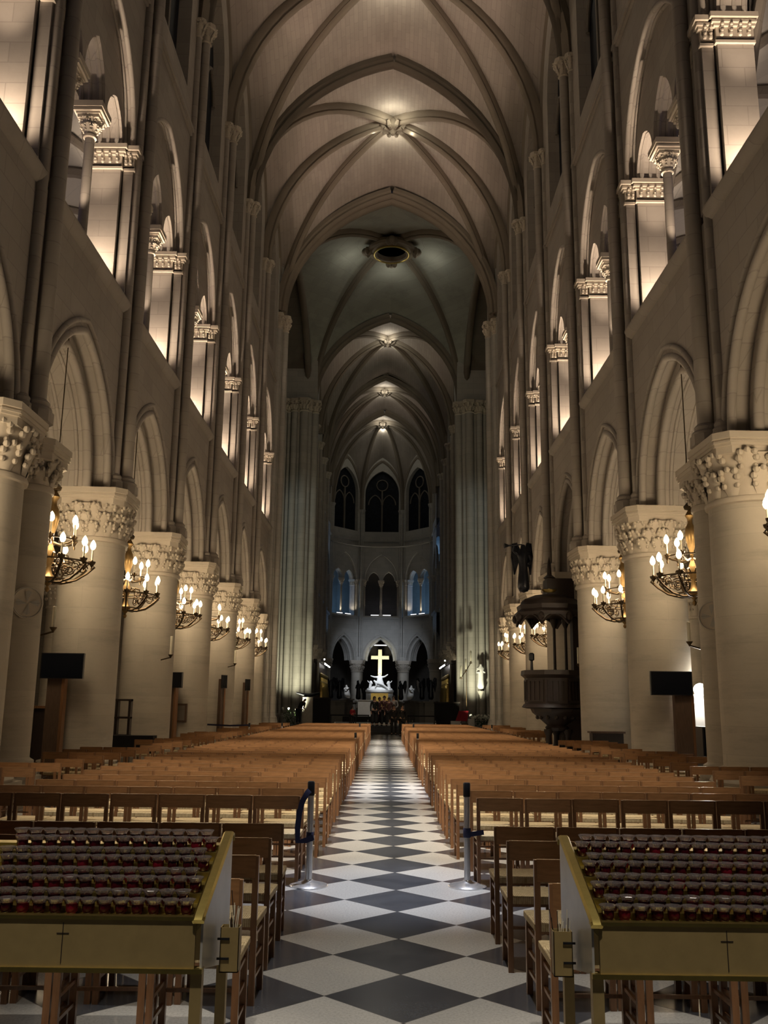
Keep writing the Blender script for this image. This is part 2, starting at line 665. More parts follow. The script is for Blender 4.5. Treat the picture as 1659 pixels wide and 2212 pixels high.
def diag_ribs(mb, F, t0, t1, d0, d1, zs, rise, r):
    for s in (0, 1):
        pts = []
        for i in range(17):
            q = i / 16
            h = math.sqrt(max(0, 1 - abs(2 * q - 1) ** 2.2))
            tt = t0 + (t1 - t0) * (q if s == 0 else 1 - q)
            pts.append(F(tt, d0 + (d1 - d0) * q, zs + rise * h - .08))
        mb.tube(pts, r, 6)
    pts = []
    for i in range(17):
        q = i / 16
        pts.append(F(t0, d0 + (d1 - d0) * q, zs + rise * math.sqrt(max(0, 1 - abs(2 * q - 1) ** 2.2)) - .1))
    mb.tube(pts, r * 1.5, 6)


# ---- repeated parts of the elevations (built once, mesh data shared)
lrng = random.Random(21)


def leafy(mb, R0, R1, z0, z1, rows, n, size, rot=0.0):
    """carved leaves curling out of a bell that widens from R0 to R1"""
    for k in range(rows):
        zb = z0 + (z1 - z0) * (k / rows) * .85
        h = (z1 - z0) / rows * 1.25
        for i in range(n):
            a = rot + 2 * PI * (i + .5 * (k % 2) + lrng.uniform(-.12, .12)) / n
            vr = lrng.uniform(.8, 1.2)
            f = (zb - z0) / (z1 - z0)
            r = R0 + (R1 - R0) * f
            ca, sa = math.cos(a), math.sin(a)
            w = size * .5
            rowsv = []
            for (q, out, ww) in ((0, .015, .55), (.35, .05, .9), (.65, .10, 1.0), (.85, .17, .75), (.95, .215, .42), (.85, .235, .25)):
                c = r + (R1 - R0) * q * h / (z1 - z0) + out * size * 2.0 * vr
                rowsv.append((c, zb + q * h, ww * w))
            vs = []
            for c, z, ww in rowsv:
                for s, dd in ((-1, -.03), (-.5, .012), (0, .03), (.5, .012), (1, -.03)):
                    rr = c + dd * size * 2
                    vs.append((rr * ca - s * ww * sa, rr * sa + s * ww * ca, z))
            fs = [(j * 5 + i2, j * 5 + i2 + 1, (j + 1) * 5 + i2 + 1, (j + 1) * 5 + i2) for j in range(5) for i2 in range(4)]
            mb.add(vs, fs)
            c, z, ww = rowsv[4]
            mb.ball((c * ca, c * sa, z - .01), size * .17, 6, 4)
            for rk, sd, sz in ((2, -.9, .2), (2, .9, .2), (3, -1.0, .19), (3, 1.0, .19), (1, -.8, .16), (1, .8, .16)):
                c2, z2, w2 = rowsv[rk]
                c2 += .03 * size
                mb.ball((c2 * ca - sd * w2 * sa, c2 * sa + sd * w2 * ca, z2), size * sz, 6, 4)


def octo(r, cut=.42):
    return [(r, -r * cut), (r, r * cut), (r * cut, r), (-r * cut, r), (-r, r * cut), (-r, -r * cut), (-r * cut, -r), (r * cut, -r)]


def column_meshes(R, key, rows=2, n=14, size=.3, zastr=5.2, ztop=ZCAP, wide=1.15, hb=.8):
    out = {}
    hb /= .8
    p = MB()
    p.prism(octo(R * 1.42, .5), 0, .42 * hb)
    p.prism(octo(R * 1.36, .5), .42 * hb, .50 * hb)
    out['plinth'] = p.mesh(key + '_plinth', M['drum'])
    b = MB()
    b.lathe([(r, z * hb) for r, z in [(R * 1.3, .5), (R * 1.34, .56), (R * 1.3, .63), (R * 1.14, .67), (R * 1.12, .72), (R * 1.18, .75), (R * 1.17, .80), (R * 1.03, .84), (R, .86)]], n=40)
    out['base'] = b.mesh(key + '_base', M['drum'])
    s = MB()
    s.lathe([(R, .84 * hb), (R, 2.4), (R * .995, 4), (R * .985, zastr - .02)], n=48)
    out['shaft'] = s.mesh(key + '_shaft', M['drum'])
    c = MB()
    za = ztop - .36
    c.lathe([(R, zastr - .05), (R * 1.06, zastr - .03), (R * 1.075, zastr + .015), (R * 1.05, zastr + .06), (R * .99, zastr + .075),
             (R * 1.01, zastr + .3), (R * 1.08, zastr + .5), (R * 1.12, za - .04), (R * 1.15, za)], n=40)
    leafy(c, R * 1.0, R * 1.08, zastr + .08, za + .02, rows, n, size)
    out['capital'] = c.mesh(key + '_capital', M['carved'])
    a = MB()
    w = R * wide
    for r0, z0, z1 in ((w * .93, za - .01, za + .12), (w * .97, za + .12, za + .17), (w, za + .17, za + .21), (w * .985, za + .21, za + .245), (w * 1.02, za + .245, ztop)):
        a.prism(octo(r0, .74), z0, z1)
    out['abacus'] = a.mesh(key + '_abacus', M['carved'])
    return out


def place_column(meshes, x, y, name, label, group=None, rot=0):
    t = thing(name, label, 'column', (x, y, 0), rot, group)
    for k, me in meshes.items():
        link(bpy.data.objects.new(k, me), t)
    return t


COLM = column_meshes(.72, 'column', 3, 14, .25, hb=.42)
COLN = column_meshes(.72, 'column', 2, 11, .32, hb=.68)
YLOW = {-1: [0, 14.65] + YC[-1][2:], 1: [0, 16.05] + YC[1][2:]}
ENGM = column_meshes(.43, 'engaged', 2, 9, .26, 5.35, ZCAP - .15, 1.36, hb=.68)
SMALLM = column_meshes(.45, 'aisle', 1, 9, .3, 5.35, ZCAP, 1.34)

for s in (-1, 1):
    for i in range(1, 7):
        nth = ORD[i - 1]
        place_column(COLN if i == 1 else COLM, XC[s], YLOW[s][i], 'stone_column',
                     'round stone column with carved leaf capital, %s in the %s-hand arcade' % (nth, SIDE[s]), rot=.02 * i)
    place_column(ENGM, XC[s] - s * .24, YLOW[s][1] + (1.45 if s < 0 else 1.0), 'engaged_column',
                 'slimmer stone column engaged behind the first column of the %s-hand arcade' % SIDE[s])
    e = place_column(ENGM, XC[s] - s * .0, YC[s][7] - .75, 'respond_column',
                     'slender stone half column against the crossing pier ending the %s-hand arcade' % SIDE[s])

# ---- vaulting shafts standing on the columns
def shaft_thing(s, x, y, z0, z1, label, name='vaulting_shaft', rr=(.115, .15, .115)):
    t = thing(name, label, 'wall shaft', (x, y, z0))
    offs = [(.02, -.29), (-s * .20, 0), (.02, .29)]
    for (dx, dy), r in zip(offs, rr):
        m = MB()
        m.cyl((dx, dy, .42), (dx, dy, z1 - z0 - .55), r, r, 12)
        m.build('shaft', M['stone'], t)
    b = MB()
    for (dx, dy), r in zip(offs, rr):
        b.prism([(dx + px, dy + py) for px, py in octo(r * 1.75, .5)], 0, .2)
        b.lathe([(r * 1.7, .2), (r * 1.75, .25), (r * 1.35, .3), (r * 1.45, .36), (r, .43)], (dx, dy, 0), 12)
    b.build('shaft_base', M['stone'], t)
    c = MB()
    for (dx, dy), r in zip(offs, rr):
        h = z1 - z0
        c.lathe([(r, h - .62), (r * 1.25, h - .58), (r * 1.05, h - .54), (r * 1.15, h - .35), (r * 1.9, h - .15)], (dx, dy, 0), 12)
        mb2 = MB()
        leafy(mb2, r, r * 1.7, h - .54, h - .14, 1, 6, .16)
        c.add([(q[0] + dx, q[1] + dy, q[2]) for q in mb2.v], mb2.f)
        c.prism([(dx + px, dy + py) for px, py in octo(r * 2.05, .6)], h - .15, h)
    c.build('shaft_capital', M['carved'], t)
    return t


for s in (-1, 1):
    for i in range(1, 7):
        shaft_thing(s, XW[s] - s * .03, YC[s][i], ZCAP, ZSPR, 'triple vaulting shaft rising above the %s column of the %s-hand arcade' % (ORD[i - 1], SIDE[s]))

# ---- gallery pieces: colonnettes and piers
cm = MB()
cm.prism(octo(.24, .6), 0, .1)
cm.lathe([(.21, .1), (.22, .14), (.15, .18), (.16, .22), (.11, .26)], n=14)
CB = cm.mesh('colonnette_base', M['stone'])
cm = MB()
cm.lathe([(.11, .24), (.108, 3.1)], n=16)
CSH = cm.mesh('colonnette_shaft', M['stone'])
cm = MB()
cm.lathe([(.11, 3.08), (.15, 3.1), (.15, 3.15), (.115, 3.18), (.13, 3.3), (.21, 3.52)], n=14)
leafy(cm, .11, .2, 3.18, 3.52, 2, 8, .15)
CCA = cm.mesh('colonnette_capital', M['carved'])
cm = MB()
for r0, z0, z1 in ((.24, 3.5, 3.58), (.27, 3.58, 3.63), (.32, 3.63, 3.68), (.30, 3.68, 3.72), (.34, 3.72, 3.86)):
    cm.box(-r0, r0, -r0, r0, z0, z1)
CAB = cm.mesh('colonnette_abacus', M['carved'])
GZ = ZSILL + .24


def colonnette(p, label):
    t = thing('gallery_colonnette', label, 'colonnette', (p.x, p.y, GZ))
    for nm, me in (('base', CB), ('shaft', CSH), ('capital', CCA), ('abacus', CAB)):
        o = link(bpy.data.objects.new(nm, me), t)
        o.scale = (1, 1, (ZGCAP - GZ) / 3.86)
    return t


def gallery_pier(F, tl, tr, label, pw=.46):
    """pier between two gallery openings: front strip and deeper, wider jamb, each with a banded capital"""
    t = thing('gallery_pier', label, 'pier')
    b = MB()
    steps = ((pw, 0, .23), (pw + .10, .27, .98))
    for w, d0, d1 in steps:
        b.fbox(F, -w if tl else 0, w if tr else 0, d0, d1, GZ - .06, ZGCAP - .5)
    b.build('pier_shaft', M['stone'], t)
    c = MB()
    for w, d0, d1 in steps:
        l, r = (-w if tl else 0), (w if tr else 0)
        for e, z0, z1 in ((.05, -.62, -.56), (.0, -.56, -.50), (.02, -.5, -.24), (.07, -.26, -.2), (.11, -.2, -.15), (.09, -.15, -.11), (.15, -.11, 0)):
            c.fbox(F, l - e, r + e, d0 - e, d1 + e * .5, ZGCAP + z0, ZGCAP + z1)
        for side, on in ((-1, tl), (1, tr)):
            if not on:
                continue
            k = max(2, int((d1 - d0) / .16))
            for row in range(2):
                for i in range(k):
                    d = d0 + (d1 - d0) * (i + .5) / k
                    z = ZGCAP - .46 + .12 * row
                    q0 = F(side * (w + .01), d, z)
                    q1 = F(side * (w + .07 + .03 * row), d, z + .10)
                    c.ball(tuple((q0 + q1) / 2), .05, 6, 4, (1, 1, 1.3))
                    c.ball(tuple(q1), .038, 6, 4)
    c.build('pier_capital', M['carved'], t)
    return t


wn = 0
for s in (-1, 1):
    mb, tr, av, ar = MB(), MB(), MB(), MB()
    for i in range(0, 7):
        y0, y1 = YC[s][i], YC[s][i + 1]
        F, L = frame((XW[s], y0), (XW[s], y1), 1 if s < 0 else -1)
        info = wall_bay(mb, tr, F, L, 16 if i < 4 else 10)
        wn += 1
        window_glass(F, L, wn)
        if i > 0:
            for k, q in enumerate((-.78, .78)):
                colonnette(F(info['T'] + q, .56, 0), 'slender gallery colonnette, %s of the pair in the %s gallery bay of the %s-hand wall' % (('near', 'far')[k], ORD[i - 1], SIDE[s]))
        groin(av, F, 0, L, 1.25, 6.9, ZCAP + .1, 3.7)
        diag_ribs(ar, F, 0, L, 1.25, 6.9, ZCAP + .1, 3.7, .11)
        groin(av, F, 0, L, .99, 7.1, 14.0, 4.2)
        diag_ribs(ar, F, 0, L, .99, 7.1, 14.0, 4.2, .13)
        if i > 0:
            pl = F
        G = (lambda F0: (lambda t, d, z: F0(t + L0, d, z)))
    struct('wall_' + SIDE[s], mb, M['stone'], 30)
    struct('trim_%d' % (1 if s < 0 else 2), tr, M['stone'], 50)
    struct('ceiling_aisle_' + SIDE[s], av, M['greystone'], 30)
    struct('trim_%d' % (3 if s < 0 else 4), ar, M['darkstone'], 50)
    for i in range(1, 8):
        F, L = frame((XW[s], YC[s][i]), (XW[s], YC[s][i] + 5), 1 if s < 0 else -1)
        gallery_pier(F, True, i < 7, 'ashlar gallery pier with leafy capital, %s from the near end of the %s-hand gallery' % (ORD[i - 1], SIDE[s]))
    # gallery floor, its outer wall, the outer aisle wall
    g = MB()
    x0, x1 = XW[s] + s * 1.2, XW[s] + s * 7.2
    g.box(min(x0, x1), max(x0, x1), 9, 49.5, ZSILL - .4, ZSILL + .1)
    struct('floor_gallery_' + SIDE[s], g, M['greystone'], 0)
    w = MB()
    xo = XW[s] + s * 7.1
    F, L = frame((xo, 9), (xo, 49.4), 1 if s < 0 else -1)
    ys = [(YC[s][i] + YC[s][i + 1]) / 2 - 9 for i in range(7)]
    prev = 0
    c = parch(1.3, 1.9, 8)
    for tc in ys:
        if tc < 2:
            continue
        w.quad(F(prev, 0, 11), F(tc - 1.3, 0, 11), F(tc - 1.3, 0, 19), F(prev, 0, 19))
        w.quad(F(tc - 1.3, 0, 11), F(tc + 1.3, 0, 11), F(tc + 1.3, 0, 12.6), F(tc - 1.3, 0, 12.6))
        arch_wall(w, F, tc, c, 15.4, 19, tc - 1.3, tc + 1.3, 0)
        soffit(w, F, tc, c, 15.4, 0, .4)
        for q in (-1.3, 1.3):
            w.quad(F(tc + q, 0, 12.6), F(tc + q, .4, 12.6), F(tc + q, .4, 15.4), F(tc + q, 0, 15.4))
        prev = tc + 1.3
    w.quad(F(prev, 0, 11), F(L, 0, 11), F(L, 0, 19), F(prev, 0, 19))
    struct('wall_gallery_' + SIDE[s], w, M['greystone'], 0)
    for i, tc in enumerate(ys):
        if tc < 2:
            continue
        wn += 1
        q = MB()
        for (y0, z0), (y1, z1) in zip(c, c[1:]):
            q.quad(F(tc + y0, .38, 12.6), F(tc + y1, .38, 12.6), F(tc + y1, .38, 15.4 + z1), F(tc + y0, .38, 15.4 + z0))
        o = struct('window_%d' % wn, q, M['darkglass'], 0)
        fr = MB()
        fr.fbox(F, tc - .06, tc + .06, .25, .37, 12.6, 17.2)
        for z in (13.4, 14.2, 15.0, 15.8):
            fr.fbox(F, tc - 1.3, tc + 1.3, .3, .36, z, z + .05)
        fr.build('window_frame', M['darkstone'], o)
    # outer aisle wall with blind shafts
    w = MB()
    xo = XW[s] + s * 13.5
    w.box(min(xo, xo + s * .4), max(xo, xo + s * .4), 6, 60, 0, 10.6)
    for y in YC[s]:
        w.cyl((xo - s * .1, y - .2, 0), (xo - s * .1, y - .2, 10), .2, .2, 10)
        w.cyl((xo - s * .1, y + .3, 0), (xo - s * .1, y + .3, 10), .2, .2, 10)
    struct('wall_aisle_' + SIDE[s], w, M['stone'], 40)
    w = MB()
    x0, x1 = XW[s] + s * 6.9, xo
    w.box(min(x0, x1), max(x0, x1), 6, 60, 10.2, 10.6)
    struct('ceiling_outer_' + SIDE[s], w, M['darkstone'], 0)
    for i in range(1, 7):
        place_column(SMALLM, XW[s] + s * 6.9, YC[s][i], 'aisle_column', 'slim stone column between the aisles behind the %s column of the %s-hand arcade' % (ORD[i - 1], SIDE[s]))

# ---- floor
f = MB()
f.quad((-22, -3, 0), (22, -3, 0), (22, 58.4, 0), (-22, 58.4, 0))
struct('floor', f, M['floor'], 0)
f = MB()
f.quad((-22, 58.4, 0), (22, 58.4, 0), (22, 110, 0), (-22, 110, 0))
struct('floor_choir', f, M['carpet'], 0)


# ---------------------------------------------------------------- vaults
def rib_pts(p0, p1, z0, z1, c, n=14):
    """arc in a vertical plane from springing p0 to crown p1; c>1 more pointed"""
    pts = []
    for i in range(n + 1):
        t = 1 - math.cos(PI / 2 * i / n)
        g = math.sqrt(max(0, c * c - (c - t) ** 2)) / math.sqrt(c * c - (c - 1) ** 2)
        pts.append(V((p0[0] + (p1[0] - p0[0]) * t, p0[1] + (p1[1] - p0[1]) * t, z0 + (z1 - z0) * g)))
    return pts


def ruled(mb, A, B, m=6, dome=.0):
    n = len(A) - 1
    mb.grid(lambda u, v: A[round(u * n)].lerp(B[round(u * n)], v) + V((0, 0, .42 + dome * math.sin(PI * v) * u)), n, m)


RP = [(-.20, .42), (-.20, .16), (-.13, .10), (-.16, .02), (-.10, -.06), (0, -.10), (.10, -.06), (.16, .02), (.13, .10), (.20, .16), (.20, .42)]
RPB = [(x * 1.5, z * 1.35 if z < .4 else z) for x, z in RP]
webs, ribs = MB(), MB()


def vault6(Ls, Rs, xl, xr, zspr=ZSPR, zt=ZAPEX, zb=ZAPEX + .45, ins=.28, wallz=28.6, webs=webs, ribs=ribs, n=14, ax=.05, c0=1.5):
    """sexpartite bay: Ls, Rs three springing y's per side"""
    P = {(-1, k): (xl + ins, Ls[k]) for k in range(3)}
    P.update({(1, k): (xr - ins, Rs[k]) for k in range(3)})
    mid = lambda k: (ax, (Ls[k] + Rs[k]) / 2)
    boss = mid(1)
    for s in (-1, 1):
        T0 = rib_pts(P[s, 0], mid(0), zspr, zt, c0, n)
        T2 = rib_pts(P[s, 2], mid(2), zspr, zt, c0, n)
        D0 = rib_pts(P[s, 0], boss, zspr, zb, 1.12, n)
        D2 = rib_pts(P[s, 2], boss, zspr, zb, 1.12, n)
        Mm = rib_pts(P[s, 1], boss, zspr, zb, 1.35, n)
        xw = xl if s < 0 else xr
        ym0, ym1 = (P[s, 0][1] + P[s, 1][1]) / 2, (P[s, 1][1] + P[s, 2][1]) / 2
        W = [rib_pts((xw, P[s, a][1]), (xw, m), zspr + 1.2, wallz, 1.5, n) for a, m in ((0, ym0), (1, ym0), (1, ym1), (2, ym1))]
        ruled(webs, T0, D0)
        ruled(webs, T2, D2)
        ruled(webs, D0, W[0])
        ruled(webs, Mm, W[1])
        ruled(webs, Mm, W[2])
        ruled(webs, D2, W[3])
        # crown ridge between the two severies against the wall
        for A, B in ((W[0][-1], boss), (W[2][-1], boss)):
            pass
        for rb, pr in ((T0, RPB), (T2, RPB), (D0, RP), (D2, RP), (Mm, RP)):
            ribs.sweep(rb, pr, (0, 0, 1))
        for w in W:
            ribs.tube(w, .12, 6, (1, 0, 0))
    return V((boss[0], boss[1], zb))


bosses = []
for a in (1, 3, 5):
    bosses.append(vault6([YC[-1][a + k] if a + k < 7 else 48.9 for k in range(3)], [YC[1][a + k] if a + k < 7 else 49.2 for k in range(3)], XW[-1], XW[1]))
struct('ceiling', webs, M['web'], 60)
struct('trim_5', ribs, M['rib'], 50)

# crossing vault
webs2, ribs2 = MB(), MB()
xa, ya, yb = 5.85, 49.05, 64.3
cb = (.07, 56.7)
zb = 31.9
for s in (-1, 1):
    for (yy, k) in ((ya, 1), (yb, -1)):
        D = rib_pts((AX + s * (5.9 if k > 0 else 5.3), yy), cb, ZSPR, zb, 1.12, 14)
        T = rib_pts((AX + s * (5.9 if k > 0 else 5.3), yy), (.05, yy), ZSPR, ZAPEX - (1.0 if k < 0 else .3), 1.5, 14)
        W = rib_pts((AX + s * (5.9 if k > 0 else 5.3) + s * .5, yy), (AX + s * 6.1, cb[1]), ZSPR, ZAPEX - .4, 1.5, 14)
        ruled(webs2, T, D)
        ruled(webs2, D, W)
        ribs2.sweep(D, RP, (0, 0, 1))
        ribs2.sweep(T, [(x * 1.9, z * 1.6 if z < .4 else z) for x, z in RP], (0, 0, 1))
        ribs2.sweep([p + V((0, -.35 * k, .18)) for p in T], RPB, (0, 0, 1))
        ribs2.tube(W, .25, 8, (1, 0, 0))
struct('ceiling_crossing', webs2, M['webgrey'], 60)
struct('trim_6', ribs2, M['rib'], 50)

# choir vaults
webs3, ribs3 = MB(), MB()
cx = lambda y: -.13 - .022 * (y - 71.3)
bosses_c = []
for ys in ((64.3, 72, 79.6), (79.6, 84.6, 90.0)):
    bosses_c.append(vault6(ys, ys, cx(ys[1]) - 5.5, cx(ys[1]) + 5.5, webs=webs3, ribs=ribs3, ax=cx(ys[1]), wallz=29))

# apse
A0 = cx(94)
apv = [(A0 - 5.5, 90.0), (A0 - 5.35, 95.4), (A0 - 2.3, 99.0), (A0 + 2.3, 99.0), (A0 + 5.35, 95.4), (A0 + 5.5, 90.0)]
ab = (A0, 94.2)
arib = []
for p in apv:
    q = (p[0] + (ab[0] - p[0]) * .05, p[1] + (ab[1] - p[1]) * .05)
    R = rib_pts(q, ab, 22.6, ZAPEX + .2, 1.12, 14)
    arib.append(R)
    ribs3.sweep(R, RP, (0, 0, 1))
for i in range(5):
    m = ((apv[i][0] + apv[i + 1][0]) / 2, (apv[i][1] + apv[i + 1][1]) / 2)
    for a in (i, i + 1):
        W = rib_pts(apv[a], m, 23.4, 28.3, 1.4, 14)
        ruled(webs3, arib[a], W)
        ribs3.tube(W, .16, 6, (0, 0, 1))
T0 = arib[0]
for s, R in ((-1, arib[0]), (1, arib[5])):
    T = rib_pts((A0 + s * 5.2, 90.0), (A0, 90.0), ZSPR, ZAPEX, 1.5, 14)
    ruled(webs3, T, R)
struct('ceiling_choir', webs3, M['web'], 60)
struct('trim_7', ribs3, M['rib'], 50)
bosses_c.append(V((ab[0], ab[1], ZAPEX + .2)))

# choir and apse walls
choir, ctrim, cglass = MB(), MB(), []
CHY = [64.6, 69.6, 74.6, 79.6, 84.8, 90.0]
segs = []
for s in (-1, 1):
    for i in range(5):
        segs.append(((cx(80) + s * 5.6, CHY[i]), (cx(80) + s * 5.6, CHY[i + 1]), 1 if s < 0 else -1, 3, ('choir', s, i)))
for i in range(5):
    segs.append((apv[i], apv[i + 1], 1, 2, ('apse', 0, i)))
for p0, p1, out, nl, key in segs:
    F, L = frame(p0, p1, out)
    info = wall_bay(choir, ctrim, F, L, 8, nl if L > 3.5 else 2, back=False, zapex=9.0)
    wn += 1
    window_glass(F, L, wn, 1.55 if (nl if L > 3.5 else 2) == 3 else min(1.85, L / 2 - .4))
    if key[0] == 'apse':
        colonnette(F(L / 2, .56, 0), 'colonnette between twin gallery lancets, apse facet %s from the north wall' % ORD[key[2]])
        for side, tt in ((0, .16), (1, L - .16)):
            G = (lambda F0, t0: (lambda t, d, z: F0(t + t0, d, z)))(F, tt)
            gallery_pier(G, side == 1, side == 0, 'jamb of the gallery opening in the %s apse facet, %s side' % (ORD[key[2]], ('entry', 'far')[side]), .3)
    else:
        for q in (-.78, .78):
            colonnette(F(L / 2 + q, .56, 0), 'gallery colonnette in the %s choir bay on the %s, %s of two' % (ORD[key[2]], SIDE[key[1]], 'near' if q < 0 else 'far'))
struct('wall_choir', choir, M['greystone'], 30)
struct('trim_8', ctrim, M['greystone'], 50)
CHM = column_meshes(.62, 'choir', 2, 10, .3, 5.2, ZCAP, 1.35)
for s in (-1, 1):
    for i in range(1, 5):
        place_column(CHM, cx(80) + s * 5.95, CHY[i], 'choir_column', 'round choir column, %s beyond the crossing on the %s' % (ORD[i - 1], SIDE[s]))
        shaft_thing(s, cx(80) + s * 5.57, CHY[i], ZCAP, ZSPR, 'triple shaft over the %s choir column on the %s' % (ORD[i - 1], SIDE[s]))
for i, p in enumerate(apv[1:5]):
    d = V((p[0] - ab[0], p[1] - ab[1])).normalized()
    place_column(CHM, p[0] + d.x * .35, p[1] + d.y * .35, 'apse_column', 'round grey apse column, %s from the left around the high altar' % ORD[i])
    t = thing('apse_shaft', 'slim clustered shaft above the %s apse column from the left' % ORD[i], 'wall shaft', (p[0], p[1], ZCAP))
    for k in (-1, 0, 1):
        m = MB()
        x, y = -d.y * k * .24 - d.x * (.1 if k else .2), d.x * k * .24 - d.y * (.1 if k else .2)
        m.cyl((x, y, .1), (x, y, 16.0), .12, .12, 10)
        m.lathe([(.2, 0), (.2, .3), (.12, .4)], (x, y, 0), 10)
        m.lathe([(.12, 15.8), (.15, 15.85), (.13, 15.9), (.26, 16.25), (.26, 16.35)], (x, y, 0), 10)
        m.build('shaft', M['greystone'], t)
# ambulatory backdrop behind the apse
w = MB()
aw = [(A0 + 11.5 * math.cos(a), 92 + 13.5 * math.sin(a)) for a in [PI * i / 14 for i in range(15)]]
for p, q in zip(aw, aw[1:]):
    w.quad((*p, 10.4), (*q, 10.4), (*q, 19), (*p, 19))
for s in (-1, 1):                       # buttress walls added to keep the blue light out of the middle bay
    w.quad((A0 + s * 2.35, 99.9, ZSILL), (A0 + s * 3.9, 106, ZSILL), (A0 + s * 3.9, 106, 19), (A0 + s * 2.35, 99.9, 19))
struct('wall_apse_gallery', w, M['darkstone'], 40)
w = MB()
ow = [(A0 + 19 * math.cos(a), 92 + 24 * math.sin(a)) for a in [PI * i / 14 for i in range(15)]]
for p, q in zip(ow, ow[1:]):
    w.quad((*p, 0), (*q, 0), (*q, 10.8), (*p, 10.8))
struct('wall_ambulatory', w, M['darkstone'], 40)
w = MB()
w.add([(x, y, 10.4) for x, y in ow] + [(x * .3 + A0 * .7, 92 + (y - 92) * .32, 10.4) for x, y in ow], [(i, i + 1, 16 + i, 15 + i) for i in range(14)])
for z in (ZSILL + .1,):
    w.add([(x, y, z) for x, y in aw] + [(x * .55 + A0 * .45, 92 + (y - 92) * .58, z) for x, y in aw], [(i, i + 1, 16 + i, 15 + i) for i in range(14)])
struct('floor_ambulatory_gallery', w, M['darkstone'], 0)
w = MB()
w.add([(x, y, 18.6) for x, y in aw] + [(x * .5 + A0 * .5, 92 + (y - 92) * .5, 18.6) for x, y in aw], [(i, i + 1, 16 + i, 15 + i) for i in range(14)])
struct('ceiling_ambulatory_gallery', w, M['greystone'], 0)
for i, (px, py) in enumerate(((A0 - 2.6, 103.3), (A0 + 2.6, 103.3), (A0 - 6.6, 100), (A0 + 6.6, 100))):
    place_column(SMALLM, px, py, 'ambulatory_column', 'pale column in the ambulatory seen through the %s apse arch' % ('left part of the middle', 'right part of the middle', 'left', 'right')[i])


# ---- crossing piers
def cluster(name, label, cx0, y0, shafts, body, ztop, z0=0):
    t = thing(name, label, 'pier', (cx0, y0, 0))
    m = MB()
    for b in body:
        m.box(*b, z0, 30)
    m.build('pier_core', M['greystone'], t)
    for (x, y, r) in shafts:
        k = MB()
        k.lathe([(r * 1.6, 0), (r * 1.6, .8), (r * 1.35, .95), (r * 1.4, 1.0), (r, 1.1), (r, ztop - .9)], (x, y, 0), 16)
        k.build('shaft', M['greystone'], t)
    c = MB()
    for (x, y, r) in shafts:
        c.lathe([(r, ztop - .95), (r * 1.15, ztop - .9), (r * 1.02, ztop - .84), (r * 1.1, ztop - .5), (r * 1.5, ztop - .2)], (x, y, 0), 14)
        q = MB()
        leafy(q, r, r * 1.4, ztop - .82, ztop - .2, 2, 8, .2)
        c.add([(p[0] + x, p[1] + y, p[2]) for p in q.v], q.f)
        c.prism([(x + a, y + b) for a, b in octo(r * 1.6, .6)], ztop - .2, ztop)
    c.build('pier_capital', M['carved'], t)
    return t


for s in (-1, 1):
    # far pier: stepped bundle facing the nave
    x0 = AX + s * 4.95
    xs = [(0.25, .5, .26), (.62, .18, .16), (1.0, .0, .30), (1.38, .2, .15), (1.72, .05, .22), (2.1, .3, .15), (2.5, .1, .26)]
    sh = [(s * a, b, r) for a, b, r in xs]
    cluster('far_crossing_pier', 'tall clustered grey pier on the %s, floodlit, at the entrance to the choir' % SIDE[s], x0, 63.4, sh,
            [(min(s * .15, s * 4), max(s * .15, s * 4), .35, 2.4)], ZSPR)
    # near pier: flat pilaster and two shafts
    x1 = AX + s * 5.8
    sh = [(s * .32, .25, .16), (s * .02, .78, .2), (s * .2, 1.3, .16)]
    cluster('near_crossing_pier', 'flat-faced ashlar pier where the %s-hand arcade meets the crossing' % SIDE[s], x1, YC[s][7] - .3, sh,
            [(min(s * .12, s * 2.6), max(s * .12, s * 2.6), .35, 2.2), (min(s * .35, s * 2.6), max(s * .35, s * 2.6), -.1, .4)], ZSPR)

# transept ends closing the crossing at either hand
for s in (-1, 1):
    w = MB()
    x0, x1 = AX + s * 8.4, AX + s * 20
    w.quad((x1, 49, 0), (x1, 64.5, 0), (x1, 64.5, 33), (x1, 49, 33))
    w.quad((x0, 50.4, 0), (x1, 50.4, 0), (x1, 50.4, 33), (x0, 50.4, 33))
    w.quad((x0, 64.2, 0), (x1, 64.2, 0), (x1, 64.2, 33), (x0, 64.2, 33))
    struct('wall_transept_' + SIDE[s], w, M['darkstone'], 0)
    w = MB()
    w.grid(lambda u, v: V((AX + s * (6 + 14 * u), 49 + 15.4 * v, ZSPR + 7.3 * math.sqrt(max(0, 1 - abs(2 * v - 1) ** 2.2)))), 3, 16)
    struct('ceiling_transept_' + SIDE[s], w, M['darkstone'], 60)
# ---------------------------------------------------------------- chairs
CW, CDEP, CH, SEAT = .447, .30, .795, .455
PITCH = .458


